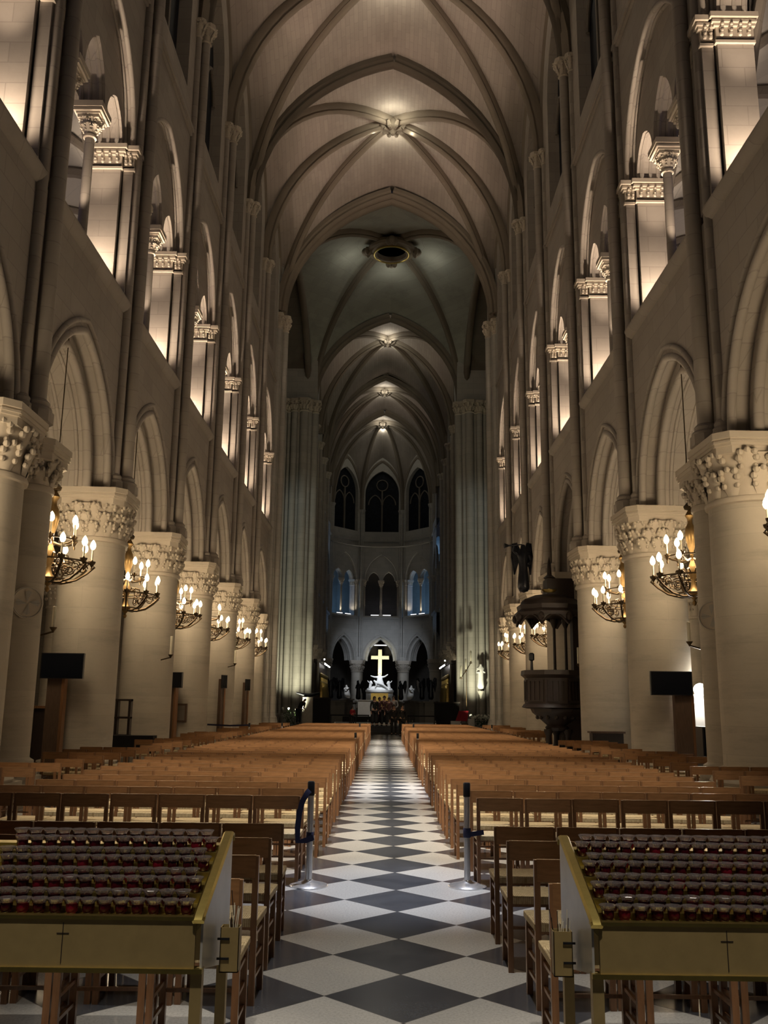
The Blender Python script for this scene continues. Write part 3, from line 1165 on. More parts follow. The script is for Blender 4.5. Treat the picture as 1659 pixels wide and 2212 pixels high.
def chair_parts():
    P = {}
    w = CW / 2 - .017
    for nm, s in (('l', -1), ('r', 1)):
        m = MB()
        m.bar((s * w, 0, 0), (s * w, 0, CH), .034, .030)
        P['rear_post', s] = m.mesh('rear_post', M['chairpost'])
        m = MB()
        m.bar((s * w, CDEP, 0), (s * w, CDEP, SEAT - .005), .034, .034)
        P['front_leg', s] = m.mesh('front_leg', M['chairpost'])
        m = MB()
        for z in (.13, .24, .36):
            m.bar((s * w, 0, z), (s * w, CDEP, z), .016, .018)
        P['side_rails', s] = m.mesh('side_rail', M['chairpost'])
    m = MB()
    q = [(-w, -.012, CH - .118), (w, -.012, CH - .118), (w, -.012, CH + .004), (-w, -.012, CH + .004)]
    n = 6
    # slightly dished back board
    for i in range(n):
        u0, u1 = -w + 2 * w * i / n, -w + 2 * w * (i + 1) / n
        b0, b1 = -.006 - .012 * (1 - (u0 / w) ** 2), -.006 - .012 * (1 - (u1 / w) ** 2)
        for (ya, yb, fl) in ((0, 0, 0),):
            v = [(u0, b0 - .009, CH - .118), (u1, b1 - .009, CH - .118), (u1, b1 - .009, CH + .004), (u0, b0 - .009, CH + .004),
                 (u0, b0 + .009, CH - .118), (u1, b1 + .009, CH - .118), (u1, b1 + .009, CH + .004), (u0, b0 + .009, CH + .004)]
            m.add(v, [(0, 1, 2, 3), (5, 4, 7, 6), (3, 2, 6, 7), (1, 0, 4, 5)])
    P['back_board', 0] = m.mesh('back_board', M['chairwood'])
    m = MB()
    m.bar((-w, CDEP, .41), (w, CDEP, .41), .018, .03)
    m.bar((-w, 0, .41), (w, 0, .41), .018, .03)
    m.bar((-w, CDEP, .2), (w, CDEP, .2), .016, .018)
    P['cross_rail', 0] = m.mesh('cross_rail', M['chairpost'])
    m = MB()
    hw, hd, cy = CW / 2 + .004, CDEP / 2 + .03, CDEP / 2 + .02
    z0, z1 = SEAT - .045, SEAT
    ring = [(-hw, -hd), (hw, -hd), (hw, hd), (-hw, hd)]
    vs = [(x * .98, y + cy, z0) for x, y in ring] + [(x, y + cy, z0 + .012) for x, y in ring] + [(x, y + cy, z1 - .006) for x, y in ring] + \
         [(x * .94, y * .94 + cy, z1) for x, y in ring] + [(0, cy, z1 - .008)]
    fs = [(3, 2, 1, 0)]
    for k in range(3):
        fs += [(k * 4 + i, k * 4 + (i + 1) % 4, k * 4 + 4 + (i + 1) % 4, k * 4 + 4 + i) for i in range(4)]
    fs += [(12 + i, 12 + (i + 1) % 4, 16) for i in range(4)]
    m.add([(x, y, z) for x, y, z in vs], fs)
    P['rush_seat', 0] = m.mesh('rush_seat', M['rush'], 0)
    return P


CP = chair_parts()
NM = {'rear_post': 'rear_post', 'front_leg': 'front_leg', 'side_rails': 'side_rail', 'back_board': 'back_board', 'cross_rail': 'cross_rail', 'rush_seat': 'rush_seat'}


def merged_chair(simple=False):
    vs, fs, mi, mats = [], [], [], []
    for (k, s), me in CP.items():
        if simple and k in ('side_rails', 'cross_rail'):
            continue
        mt = me.materials[0]
        if mt not in mats:
            mats.append(mt)
        b = len(vs)
        vs += [tuple(v.co) for v in me.vertices]
        for p in me.polygons:
            fs.append(tuple(b + i for i in p.vertices))
            mi.append(mats.index(mt))
    return vs, fs, mi, mats


def mesh_from(vs, fs, mi, mats, name):
    me = bpy.data.meshes.new(name)
    me.from_pydata(vs, [], fs)
    for m in mats:
        me.materials.append(m)
    me.polygons.foreach_set('material_index', mi)
    me.update()
    return me


CH1 = mesh_from(*merged_chair(), 'chair')
proto = None


def full_chair(loc, rz, label, group):
    global proto
    if proto is None:
        t = thing('rush_chair', label, 'chair', loc, rz, group)
        for (k, s), me in CP.items():
            link(bpy.data.objects.new(NM[k], me), t)
        proto = t
        return t
    return dup(proto, loc, rz, label, group)


def plain_chair(loc, rz, label, group):
    o = bpy.data.objects.new('rush_chair', CH1)
    link(o, None, loc, rz)
    return tag(o, label, 'chair', group)


rng = random.Random(5)
stuff_chairs = []
SIDEW = {-1: 'left', 1: 'right'}
XA = {-1: -.72, 1: .80}          # aisle ends of the rows
front_rows = [4.86, 5.60, 6.32, 7.05]
front_x = {-1: {0: -.70, 1: -.72, 2: -.735, 3: -.735}, 1: {0: .82, 1: .86, 2: .80, 3: .80}}
main_rows = [9.18 + .785 * i for i in range(48)]
n_ind = 0
for s in (-1, 1):
    for r, y in enumerate(front_rows):
        for k in range(7 if r else 5):
            x = front_x[s][r] + s * (CW / 2 + PITCH * k)
            lab = 'rush-seated chair, %s from the aisle in row %s behind the %s candle rack' % (ORD[k], ('one', 'two', 'three', 'four')[r], SIDEW[s])
            full_chair((x, y + rng.uniform(-.015, .015), 0), rng.uniform(-.03, .03), lab, 'chairs just behind the candle racks')
            n_ind += 1
    for r, y in enumerate(main_rows):
        if y > 47.2:
            break
        gap = 21.5 < y < 22.1
        xe = XA[s] + (s * .10 if r < 2 else 0) + rng.uniform(-.02, .02)
        for k in range(7):
            x = xe + s * (CW / 2 + PITCH * k)
            rz = rng.uniform(-.025, .025)
            yy = y + rng.uniform(-.02, .02)
            if r < 6:
                lab = '%s chair from the aisle, %s row past the near posts, %s block' % (ORD[k].capitalize(), ORD[r], SIDEW[s])
                full_chair((x, yy, 0), rz, lab, 'chairs in the main nave rows')
            elif r < 14:
                lab = '%s chair from the aisle, %s row past the near posts, %s block' % (ORD[k].capitalize(), ORD[r], SIDEW[s])
                plain_chair((x, yy, 0), rz, lab, 'chairs in the main nave rows')
            else:
                stuff_chairs.append((x, yy, rz))
                continue
            n_ind += 1
    # outer blocks beyond the side gangway
    for r in range(36):
        y = 10.6 + 1.0 * r
        for k in range(3):
            x = s * 4.80 + (.10 if s > 0 else -.05) + s * PITCH * k
            if k >= 1 and min(abs(y + .15 - c) for c in YC[s]) < 1.3:
                continue
            if k == 2 and min(abs(y + .15 - c) for c in YC[s]) < 1.5:
                continue
            if s > 0 and 26.5 < y < 31.5:
                continue
            rz = rng.uniform(-.05, .05)
            if 2 <= r < 10:
                lab = 'outer-block chair, %s from the gangway, %s row of the side block on the %s' % (ORD[k], ORD[r - 2], SIDEW[s])
                plain_chair((x, y, 0), rz, lab, 'chairs in the outer blocks')
                n_ind += 1
            elif r >= 10:
                stuff_chairs.append((x, y, rz))
vs0, fs0, mi0, mats0 = merged_chair(True)
vs, fs, mi = [], [], []
for x, y, rz in stuff_chairs:
    c, s_ = math.cos(rz), math.sin(rz)
    b = len(vs)
    vs += [(x + c * a - s_ * d, y + s_ * a + c * d, z) for a, d, z in vs0]
    fs += [tuple(b + i for i in f) for f in fs0]
    mi += mi0
o = bpy.data.objects.new('distant_chairs', mesh_from(vs, fs, mi, mats0, 'distant_chairs'))
link(o)
tag(o, 'dense far rows of rush chairs stretching up to the crossing', 'chairs', None, 'stuff')

# ---------------------------------------------------------------- stanchions
def stanchion(x, y, label, belt=None, zt=.94):
    t = thing('barrier_post', label, 'stanchion', (x, y, 0), 0, None)
    m = MB()
    m.lathe([(.178, 0), (.18, .008), (.172, .016), (.10, .034), (.045, .05), (.036, .06)], n=36)
    m.build('base', M['steel'], t)
    m = MB()
    m.lathe([(.030, .05), (.030, zt - .12)], n=24)
    m.build('pole', M['steel'], t)
    m = MB()
    m.lathe([(.033, zt - .13), (.034, zt - .12), (.034, zt - .01), (.028, zt)], n=24)
    m.build('head', M['blackplastic'], t)
    if belt == 'droop':
        m = MB()
        pts = [(-.012, -.036, .86), (-.03, -.05, .84), (-.075, -.05, .76), (-.10, -.045, .66), (-.115, -.04, .52), (-.11, -.04, .40), (-.03, -.045, .41), (.035, -.04, .44)]
        m.sweep(pts, [(-.026, -.004), (.026, -.004), (.026, .004), (-.026, .004)], (0, -1, 0))
        m.build('belt', M['bluebelt'], t)
        m = MB()
        m.lathe([(.033, .40), (.037, .405), (.037, .475), (.033, .48)], n=20)
        m.build('belt_clip', M['bluebelt'], t)
    if belt == 'stub':
        m = MB()
        m.sweep([(.03, -.01, .47), (.08, 0, .475), (.16, .02, .485)], [(-.022, -.004), (.022, -.004), (.022, .004), (-.022, .004)], (0, -1, 0))
        m.build('belt', M['bluebelt'], t)
        m = MB()
        m.lathe([(.033, .44), (.037, .445), (.037, .52), (.033, .525)], n=20)
        m.build('belt_clip', M['bluebelt'], t)
    return t


stanchion(-.70, 9.10, 'polished barrier post with drooping navy belt, left of the aisle, nearest', 'droop')
stanchion(.785, 9.16, 'polished barrier post with short navy belt end, right of the aisle, nearest', 'stub')
stanchion(-.80, 25.4, 'barrier post left of the aisle, second along from the candle racks')
stanchion(.87, 25.4, 'barrier post right of the aisle, second along from the candle racks')
for x, y, lab in ((-1.05, 38.6, 'far barrier post left of the aisle, third along'), (1.15, 38.6, 'far barrier post right of the aisle, third along'),
                  (-4.2, 38.3, 'far barrier post by the outer end of the left rows'), (4.4, 39, 'far barrier post by the outer end of the right rows'),
                  (-2.6, 48.6, 'small barrier post behind the last row, left block'), (-.9, 48.4, 'small barrier post behind the last row, left of the aisle'),
                  (1.4, 48.6, 'small barrier post behind the last row, right of the aisle'), (2.6, 48.9, 'small barrier post behind the last row, middle of the right block'),
                  (3.9, 48.7, 'small barrier post behind the last row, near the plants on the right')):
    stanchion(x, y, lab)
t = stanchion(-4.85, 33.6, 'barrier post holding a dark belt stretched to the left-hand columns', None, 1.0)
m = MB()
m.sweep([(0, 0, .93), (-.7, .0, .90), (-1.5, 0, .93)], [(-.004, -.03), (.004, -.03), (.004, .03), (-.004, .03)])
m.build('belt', M['bluebelt'], t)

# ---------------------------------------------------------------- votive candle racks
RY0, RY1, RZ0, RZ1 = 3.5, 4.08, .905, 1.115
cup = MB()
cup.lathe([(.012, 0), (.0165, .002), (.021, .012), (.0225, .025), (.0215, .037), (.0195, .037), (.0195, .03)], n=14)
CUPM = cup.mesh('cup', M['cup'])
rim = MB()
prof = [(.0212, .037), (.0225, .041), (.0285, .0505), (.0302, .053), (.0288, .0545), (.0262, .051), (.0208, .043), (.0198, .038)]
nn = 16
vs = []
for r, z in prof:
    for i in range(nn):
        a = 2 * PI * i / nn
        k = 1 + (.05 if i % 2 else -.03) * (1 if r > .021 else 0)
        vs.append((r * k * math.cos(a), r * k * math.sin(a), z))
rim.add(vs, [(k * nn + i, k * nn + (i + 1) % nn, (k + 1) * nn + (i + 1) % nn, (k + 1) * nn + i) for k in range(len(prof) - 1) for i in range(nn)])
RIMM = rim.mesh('rim', M['rim'], 25)
wx = MB()
wx.lathe([(.0, .012), (.0185, .012), (.0185, .028), (.0, .0285)], n=12)
WAXM = wx.mesh('wax_disc', M['cup'])
cup_proto = None


def votive(loc, label, group):
    global cup_proto
    if cup_proto is None:
        t = thing('votive_glass', label, 'votive candle', loc, 0, group)
        link(bpy.data.objects.new('cup', CUPM), t)
        link(bpy.data.objects.new('rim', RIMM), t)
        cup_proto = t
        return t
    return dup(cup_proto, loc, rng.uniform(0, 3), label, group)


def rack(s):
    x0 = -.635 if s < 0 else .735          # aisle-side face
    W = 1.12
    t = thing('candle_rack', 'brass votive candle rack with stepped tray of red glasses on the %s of the aisle' % SIDEW[s], 'candle rack', (x0, RY0, 0))
    X = lambda a: s * a                     # distance away from the aisle
    bx = lambda m, a0, a1, y0, y1, z0, z1: m.box(min(X(a0), X(a1)), max(X(a0), X(a1)), y0, y1, z0, z1)
    D = RY1 - RY0
    m = MB()
    bx(m, .03, W, -.008, .008, .735, RZ0 - .004)
    m.build('front_panel', M['brasspanel'], t)
    m = MB()
    bx(m, .0, W, -.016, .004, .722, .738)
    bx(m, .0, W, -.014, .020, RZ0 - .008, RZ0 + .004)
    m.build('front_trim', M['brass'], t)
    # side cheeks
    for a in (.008, W - .008):
        m = MB()
        poly = [(.0, .735), (D, .61), (D, RZ1), (.0, RZ0)]
        v = [(X(a - .004), y, z) for y, z in poly] + [(X(a + .004), y, z) for y, z in poly]
        m.add(v, [(0, 1, 2, 3), (7, 6, 5, 4)] + [(i, 4 + i, 4 + (i + 1) % 4, (i + 1) % 4) for i in range(4)])
        m.build('side_panel', M['sidemetal'], t)
        m = MB()
        pr = [(-.020, -.006), (.020, -.006), (.022, .004), (.014, .012), (-.014, .012), (-.022, .004)]
        sx = a + .012 if a < .5 else a - .012
        m.sweep([(X(sx), -.02, RZ0 - .012), (X(sx), 0, RZ0 + .002), (X(sx), D - .01, RZ1), (X(sx), D + .012, RZ1 - .004), (X(sx), D + .02, RZ1 - .03)], pr)
        m.build('side_rail', M['brass'], t)
    # stepped tray
    m = MB()
    n = 4
    sd, sh = (D - .02) / n, .0525
    tops = []
    for k in range(n):
        y0 = .012 + sd * k
        z = RZ0 - .003 + sh * k
        tops.append((y0, z))
        bx(m, .03, W - .02, y0, y0 + sd + .003, z - .045, z)
        bx(m, .03, W - .02, y0 + .066, y0 + sd + .003, z - .01, z + .02)
    m.build('stepped_tray', M['brass'], t)
    m = MB()
    bx(m, .01, W, D - .008, D, .62, RZ1 - .045)
    m.build('back_panel', M['brasspanel'], t)
    for a, y, zt in ((.022, .02, .735), (W - .03, .02, .735), (.022, D - .02, .62), (W - .03, D - .02, .62)):
        m = MB()
        bx(m, a - .02, a + .02, y - .02, y + .02, 0, zt)
        m.build('leg', M['brasspanel'], t)
    m = MB()
    for a in ((.50, .80) if s < 0 else (.48,)):
        bx(m, a - .0015, a + .0015, -.0095, -.007, .75, .885)
        bx(m, a - .022, a + .022, -.0095, -.007, .848, .851)
    m.build('engraved_cross', M['darkwood'], t)
    # taper holder on the cheek
    h = thing('taper_box', 'small brass box of wax tapers hung on the side of the %s candle rack' % SIDEW[s], 'box', (x0 - s * .05, RY0 + .29, .655))
    m = MB()
    w, dd = .036, .028
    for a0, a1, y0, y1 in ((-w, w, -dd, -dd + .003), (-w, w, dd - .003, dd), (-w, -w + .003, -dd, dd), (w - .003, w, -dd, dd)):
        m.box(a0, a1, y0, y1, 0, .16)
    m.box(-w, w, -dd, dd, 0, .004)
    m.build('box', M['brasspanel'], h)
    for z in (.05, .12):
        m = MB()
        m.bar((0, -.03, z), (s * .046, -.03, z), .006, .008)
        m.build('bracket', M['blackplastic'], h)
    g = random.Random(3 + s)
    for i in range(12):
        m = MB()
        p = (g.uniform(-.025, .025), g.uniform(-.02, .02), .02)
        e = (p[0] + g.uniform(-.03, .03), p[1] + g.uniform(-.02, .02), g.uniform(.17, .24) + (.06 if i == 0 else 0))
        m.tube([p, tuple((a + b) / 2 + g.uniform(-.004, .004) for a, b in zip(p, e)), e], .0017, 5)
        o = m.build('taper', M['wax'] if i % 3 else M['darkwood'], None, 40, (x0 - s * .05, RY0 + .29, .655))
        tag(o, 'thin wax taper standing in the box on the %s rack' % SIDEW[s], 'taper', 'tapers in the box on the %s rack' % SIDEW[s])
    STEP = ['lowest', 'second', 'third', 'top']
    pit = .0595
    for k, (y0, z) in enumerate(tops):
        for row in (0, 1):
            for i in range(14):
                a = .075 + pit * (i + (.5 if row else 0))
                yy = y0 + .034 + .062 * row
                lab = 'red votive glass %s from aisle end, %s line of %s step, %s rack' % (ORD[i], ('front', 'back')[row], STEP[k], SIDEW[s])
                votive((x0 + s * a, RY0 + yy, z + .0005 + .02 * row), lab, 'votive glasses on the %s rack' % SIDEW[s])


rack(-1)
rack(1)

# ---------------------------------------------------------------- chandeliers
def chandelier_proto():
    t = thing('chandelier', 'x', 'chandelier', (0, 0, 0))
    m = MB()
    m.lathe([(.0, -.62), (.03, -.60), (.05, -.55), (.02, -.50), (.10, -.42), (.14, -.34), (.07, -.25), (.04, -.1), (.08, .02), (.10, .12), (.08, .22), (.04, .32),
             (.035, .5), (.07, .62), (.11, .78), (.12, .9), (.10, 1.04), (.05, 1.14), (.05, 1.22), (.10, 1.30), (.04, 1.40), (.02, 1.5)], n=16)
    m.build('stem', M['gold_dull'], t)
    R, n = .80, 10
    m = MB()
    for r, z in ((R - .06, -.02), (.34, -.36), (.45, .02)):
        m.tube([(r * math.cos(2 * PI * i / 32), r * math.sin(2 * PI * i / 32), z) for i in range(33)], .018, 6)
    for i in range(n):
        a = 2 * PI * i / n
        ca, sa = math.cos(a), math.sin(a)
        P = lambda r, z: (r * ca, r * sa, z)
        m.tube([P(.10, -.42), P(.3, -.42), P(.52, -.36), P(.72, -.22), P(.86, -.08), P(R, -.02)], .024, 6)
        sp = [P(.62 + .11 * math.cos(q) * (1 - q / 14), -.12 + .11 * math.sin(q) * (1 - q / 14)) for q in [k * .6 for k in range(15)]]
        m.tube(sp, .013, 5)
        sp = [P(.38 + .10 * math.cos(-q) * (1 - q / 14), -.16 + .10 * math.sin(-q) * (1 - q / 14)) for q in [k * .6 for k in range(15)]]
        m.tube(sp, .013, 5)
        m.tube([P(.12, .05), P(.22, .16), P(.34, .12), P(.36, 0), P(.5, -.02)], .014, 5)
    m.build('scroll_basket', M['iron'], t)
    m = MB()
    R2, n2 = .50, 6
    m.tube([(R2 * math.cos(2 * PI * i / 28), R2 * math.sin(2 * PI * i / 28), .42) for i in range(29)], .016, 6)
    for i in range(n2):
        a = 2 * PI * (i + .5) / n2
        m.tube([(r * math.cos(a), r * math.sin(a), z) for r, z in ((.05, .38), (.2, .32), (.4, .36), (R2, .42))], .018, 6)
    m.build('upper_ring', M['iron'], t)
    sock = MB()
    sock.lathe([(.012, -.16), (.025, -.12), (.012, -.09), (.03, -.05), (.065, -.01), (.075, .03), (.03, .03), (.022, .06)], n=10)
    SM = sock.mesh('candle_cup', M['iron'])
    can = MB()
    can.lathe([(.019, .05), (.019, .27)], n=8)
    CMh = can.mesh('candle_sleeve', M['wax'])
    bl = MB()
    bl.lathe([(.02, .27), (.045, .30), (.058, .345), (.048, .40), (.022, .45), (0, .475)], n=10)
    BM = bl.mesh('bulb', M['bulb'])
    spots = [(R, 0, 2 * PI * i / n) for i in range(n)] + [(R2, .44, 2 * PI * (i + .5) / n2) for i in range(n2)]
    for r, z, a in spots:
        c = link(bpy.data.objects.new('candle_holder', SM), t, (r * math.cos(a), r * math.sin(a), z))
        link(bpy.data.objects.new('candle_sleeve', CMh), c)
        link(bpy.data.objects.new('bulb', BM), c)
    return t


M['gold_dull'] = plain('dull gilt metal', (.32, .21, .09), .35, .8, .5, .15)
CHZ = 4.13
chan = None
chan_pos = []
for s in (-1, 1):
    for i in range(1 if s < 0 else 0, 7):
        if s > 0 and i == 3:
            continue                                # the pulpit fills this arch
        y = (YC[s][i] + YC[s][i + 1]) / 2
        x = XC[s] - s * .05
        lab = 'lit bronze chandelier hanging in the %s arch of the %s-hand arcade' % (ORD[i - (1 if s < 0 else 0)], SIDE[s])
        if chan is None:
            chan = chandelier_proto()
            c = chan
        else:
            c = dup(chan)
        c.location = (x, y, CHZ + .25)
        c.rotation_euler = (0, 0, .3 * i)
        c['label'] = lab
        c['group'] = 'nave arcade chandeliers'
        chan_pos.append((x, y, CHZ + .55))
        m = MB()
        m.cyl((0, 0, 1.45), (0, 0, 5.0 - .1), .012, .012, 6)
        m.build('hanging_chain', M['iron'], c)
        m = MB()
        m.lathe([(.02, 1.42), (.10, 1.44), (.12, 1.5), (.05, 1.58), (.02, 1.62)], (0, 0, 0), 12)
        m.build('canopy', M['iron'], c)
# ---------------------------------------------------------------- figures
def skin_mesh(name, verts, edges, mat, root=0, sub=1):
    """verts: (x,y,z,rx[,ry]) one continuous skinned surface"""
    me = bpy.data.meshes.new(name + '_line')
    me.from_pydata([v[:3] for v in verts], edges, [])
    o = bpy.data.objects.new(name + '_tmp', me)
    COL.objects.link(o)
    sk = o.modifiers.new('s', 'SKIN')
    sk.use_smooth_shade = True
    if not me.skin_vertices:
        return None
    for i, v in enumerate(verts):
        sv = me.skin_vertices[0].data[i]
        sv.radius = (v[3], v[4] if len(v) > 4 else v[3])
        sv.use_root = i == root
    ss = o.modifiers.new('u', 'SUBSURF')
    ss.levels = ss.render_levels = sub
    dg = bpy.context.evaluated_depsgraph_get()
    out = bpy.data.meshes.new_from_object(o.evaluated_get(dg))
    out.name = name
    out.materials.clear()
    out.materials.append(mat)
    bpy.data.objects.remove(o)
    bpy.data.meshes.remove(me)
    return out


def hand(verts, edges, wrist, d, side):
    """palm, four fingers and a thumb growing from vertex wrist in direction d"""
    w = V(verts[wrist][:3])
    d = V(d).normalized()
    sd = V(side).normalized()
    verts.append((*(w + d * .05), .020, .030))
    palm = len(verts) - 1
    edges.append((wrist, palm))
    for k, ln in enumerate((.062, .075, .07, .052)):
        off = sd * (.026 - .017 * k)
        a = w + d * .085 + off
        verts.append((*a, .010, .010))
        verts.append((*(a + d * ln * .55 + V((0, -.006, 0))), .009, .009))
        verts.append((*(a + d * ln + V((0, -.018, -.004))), .007, .007))
        n = len(verts)
        edges += [(palm, n - 3), (n - 3, n - 2), (n - 2, n - 1)]
    a = w + d * .03 + sd * .032
    verts.append((*a, .011, .011))
    verts.append((*(a + d * .03 + sd * .018), .009, .009))
    n = len(verts)
    edges += [(palm, n - 2), (n - 2, n - 1)]


def person(name_label, loc, rz, h=1.72, top=None, legs=None, pose='stand', hair=None, skirt=False, group=None):
    k = h / 1.72
    t = thing('person', name_label, 'person', loc, rz, group)
    bend = 0.0
    vs = [(0, 0, .93, .13, .10), (0, .0, 1.08, .13, .095), (0, .0, 1.26, .15, .10), (0, .005, 1.40, .12, .075), (0, 0, 1.47, .052, .052),
          (0, -.01, 1.545, .066, .075), (0, -.012, 1.63, .078, .092), (0, -.005, 1.69, .05, .06)]
    es = [(0, 1), (1, 2), (2, 3), (3, 4), (4, 5), (5, 6), (6, 7)]
    vs += [(0, -.105, 1.585, .012, .012), (-.085, 0, 1.59, .012, .022), (.085, 0, 1.59, .012, .022), (0, -.075, 1.53, .028, .022)]
    es += [(6, 8), (6, 9), (6, 10), (5, 11)]
    arms = []
    for s in (-1, 1):
        b = len(vs)
        if pose == 'sing':
            ch = [(s * .19, 0, 1.39, .055), (s * .25, .02, 1.13, .042), (s * .20, -.16, 1.03, .034), (s * .12, -.24, 1.08, .026)]
        elif pose == 'lean':
            ch = [(s * .19, 0, 1.39, .055), (s * .22, -.12, 1.15, .042), (s * .18, -.28, .98, .034), (s * .14, -.36, .92, .026)]
        else:
            ch = [(s * .19, 0, 1.39, .055), (s * .235, .02, 1.12, .042), (s * .25, -.02, .90, .034), (s * .25, -.04, .83, .026)]
        vs += ch
        es += [(3, b), (b, b + 1), (b + 1, b + 2), (b + 2, b + 3)]
        arms.append(ch)
        d = V(ch[3][:3]) - V(ch[2][:3])
        hand(vs, es, b + 3, d, (-s, -.3, 0))
    legc = []
    for s in (-1, 1):
        b = len(vs)
        ch = [(s * .10, 0, .86, .088), (s * .11, -.01, .48, .058), (s * .12, .02, .10, .038), (s * .125, -.10, .035, .035)]
        vs += ch
        es += [(0, b), (b, b + 1), (b + 1, b + 2), (b + 2, b + 3)]
        legc.append(ch)

    def warp(p):
        x, y, z = p[:3]
        if pose == 'lean' and z > .93:
            a = .75
            dz = z - .93
            y, z = y * math.cos(a) - dz * math.sin(a), .93 + dz * math.cos(a) + y * math.sin(a) * 0
        return (x * k, y * k, z * k) + tuple(r * k for r in p[3:])
    wv = [warp(p) for p in vs]
    o = bpy.data.objects.new('body', skin_mesh('body', wv, es, M['skin'], 0, 1))
    link(o, t)
    # eyes and mouth
    f = MB()
    for x in (-.032, .032):
        f.ball((x, -.092, 1.612), .012, 8, 5)
    f.box(-.026, .026, -.088, -.080, 1.548, 1.556)
    q = MB()
    q.v = [warp(p)[:3] for p in f.v]
    q.f = f.f
    q.build('face_features', M['hair'], t)
    # coat
    cv = [(0, 0, .84, .155, .125), (0, 0, 1.08, .15, .115), (0, 0, 1.26, .17, .12), (0, .005, 1.40, .135, .092), (0, 0, 1.46, .07, .07)]
    ce = [(0, 1), (1, 2), (2, 3), (3, 4)]
    for ch in arms:
        b = len(cv)
        m3 = tuple(a * .25 + c * .75 for a, c in zip(ch[2][:3], ch[3][:3]))
        cv += [(*ch[0][:3], .072), (*ch[1][:3], .058), (*ch[2][:3], .048), (*m3, .044)]
        ce += [(3, b), (b, b + 1), (b + 1, b + 2), (b + 2, b + 3)]
    o = bpy.data.objects.new('coat', skin_mesh('coat', [warp(p) for p in cv], ce, top or M['black'], 0, 1))
    link(o, t)
    tv = [(0, 0, .90, .15, .115)]
    te = []
    for ch in legc:
        b = len(tv)
        if skirt:
            tv += [(ch[0][0], 0, .82, .12), (ch[1][0] * 1.1, 0, .48, .13), (ch[2][0] * 1.1, 0, .14, .14)]
        else:
            tv += [(*ch[0][:3], .105), (*ch[1][:3], .078), (*ch[2][:2], .07, .064)]
        te += [(0, b), (b, b + 1), (b + 1, b + 2)]
    o = bpy.data.objects.new('trousers' if not skirt else 'skirt', skin_mesh('trousers', [warp(p) for p in tv], te, legs or M['black'], 0, 1))
    link(o, t)
    sh = MB()
    for ch in legc:
        x, y, z = ch[3][:3]
        sh.ball((x, y + .03, .04), .05, 10, 6, (.95, 2.6, .8))
    sh.v = [tuple(c * k for c in p) for p in sh.v]
    sh.build('shoes', M['black'], t)
    hm = MB()
    prof = [(.101 * math.sin(PI * .62 * i / 8), .115 * math.cos(PI * .62 * i / 8)) for i in range(9)][::-1]
    prof[-1] = (0, .115)
    hm.lathe(prof, (0, .012, 1.625), 14, 0, .95, 1.08)
    if hair == 'long':
        hm.ball((0, .07, 1.50), .085, 10, 8, (.95, .6, 1.7))
    hv = MB()
    hv.v = [warp(p)[:3] for p in hm.v]
    hv.f = hm.f
    hv.build('hair', M['hair'], t)
    return t


GR = 'people gathered at the crossing'

pod = MB()
for k in range(3):
    pod.box(-6.7, 6.4, 55.6 + .38 * k, 59.4, 0, .15 * (k + 1))
struct('floor_podium', pod, M['carpet'], 0)
person('person in dark clothes standing in front of the group, arms at the sides', (.48, 54.9, 0), .25, 1.74, M['black'], M['black'])
person('person in a dark maroon jacket with white collar facing the nave', (-.08, 57.4, .45), .1, 1.80, M['maroon'], M['black'], 'sing')
person('person with long dark hair and black coat at the left end of the group', (-.68, 57.1, .45), .5, 1.76, M['black'], M['black'], 'stand', 'long', True)
person('person in a pale grey top at the right end of the group', (.50, 58.2, .45), -.3, 1.84, M['greycloth'], M['black'], 'sing')
person('person in a long maroon coat second from the left of the group', (-.38, 58.0, .45), .3, 1.72, M['maroon'], M['maroon'], 'sing', None, True)
person('person in a dark brown coat in the middle of the group', (.20, 57.0, .45), -.1, 1.70, M['maroon'], M['black'], 'stand')
person('person in black at the edge of the right-hand rows', (.93, 52.9, 0), .4, 1.74, M['black'], M['black'])
person('person in black bending over the plants by the left crossing pier', (-5.45, 59.0, .45), .9, 1.80, M['black'], M['black'], 'lean')
person('small person in a red top low beside the pale altar cloth', (-2.0, 56.9, .45), .6, 1.15, M['redcloth'], M['black'], 'sing')

# ---------------------------------------------------------------- television screens
def tv(x, y, zc, w, h, rz, postx, postw, label, depth=.09):
    t = thing('television', label, 'screen', (x, y, 0), rz)
    m = MB()
    m.box(-w / 2, w / 2, -depth / 2, depth / 2, zc - h / 2, zc + h / 2)
    m.build('housing', M['blackplastic'], t)
    m = MB()
    m.box(-w / 2 + .02, w / 2 - .02, -depth / 2 - .004, -depth / 2, zc - h / 2 + .02, zc + h / 2 - .02)
    m.build('screen', M['screen'], t)
    m = MB()
    m.box(postx - postw / 2, postx + postw / 2, depth / 2, depth / 2 + .16, 0, zc + .1)
    m.build('stand_post', M['postwood'], t)
    m = MB()
    m.box(postx + postw / 2 - .05, postx + postw / 2 + .012, depth / 2 - .02, depth / 2 + .17, 0, zc - h / 2)
    m.build('post_edge', M['chairpost'], t)
    return t


tv(-6.82, 19.62, 2.40, .90, .53, 0, -.13, .36, 'dark television on a wooden post in front of the second left-hand column')
tv(-6.95, 30.45, 2.40, .70, .50, -.3, -.05, .3, 'smaller dark television on a post before the fourth left-hand column')
tv(6.40, 20.98, 2.22, .93, .53, 0, .28, .42, 'dark television on a wooden post in front of the second right-hand column')
tv(-6.25, 36.1, 2.5, .24, .5, .9, 0, .2, 'narrow dark screen edge-on before the fifth left-hand column')
tv(-6.15, 41.6, 2.5, .24, .5, .9, 0, .2, 'narrow dark screen edge-on before the sixth left-hand column')
tv(6.15, 43.0, 2.35, .28, .55, -.4, .05, .2, 'narrow dark screen on a post before the sixth right-hand column')

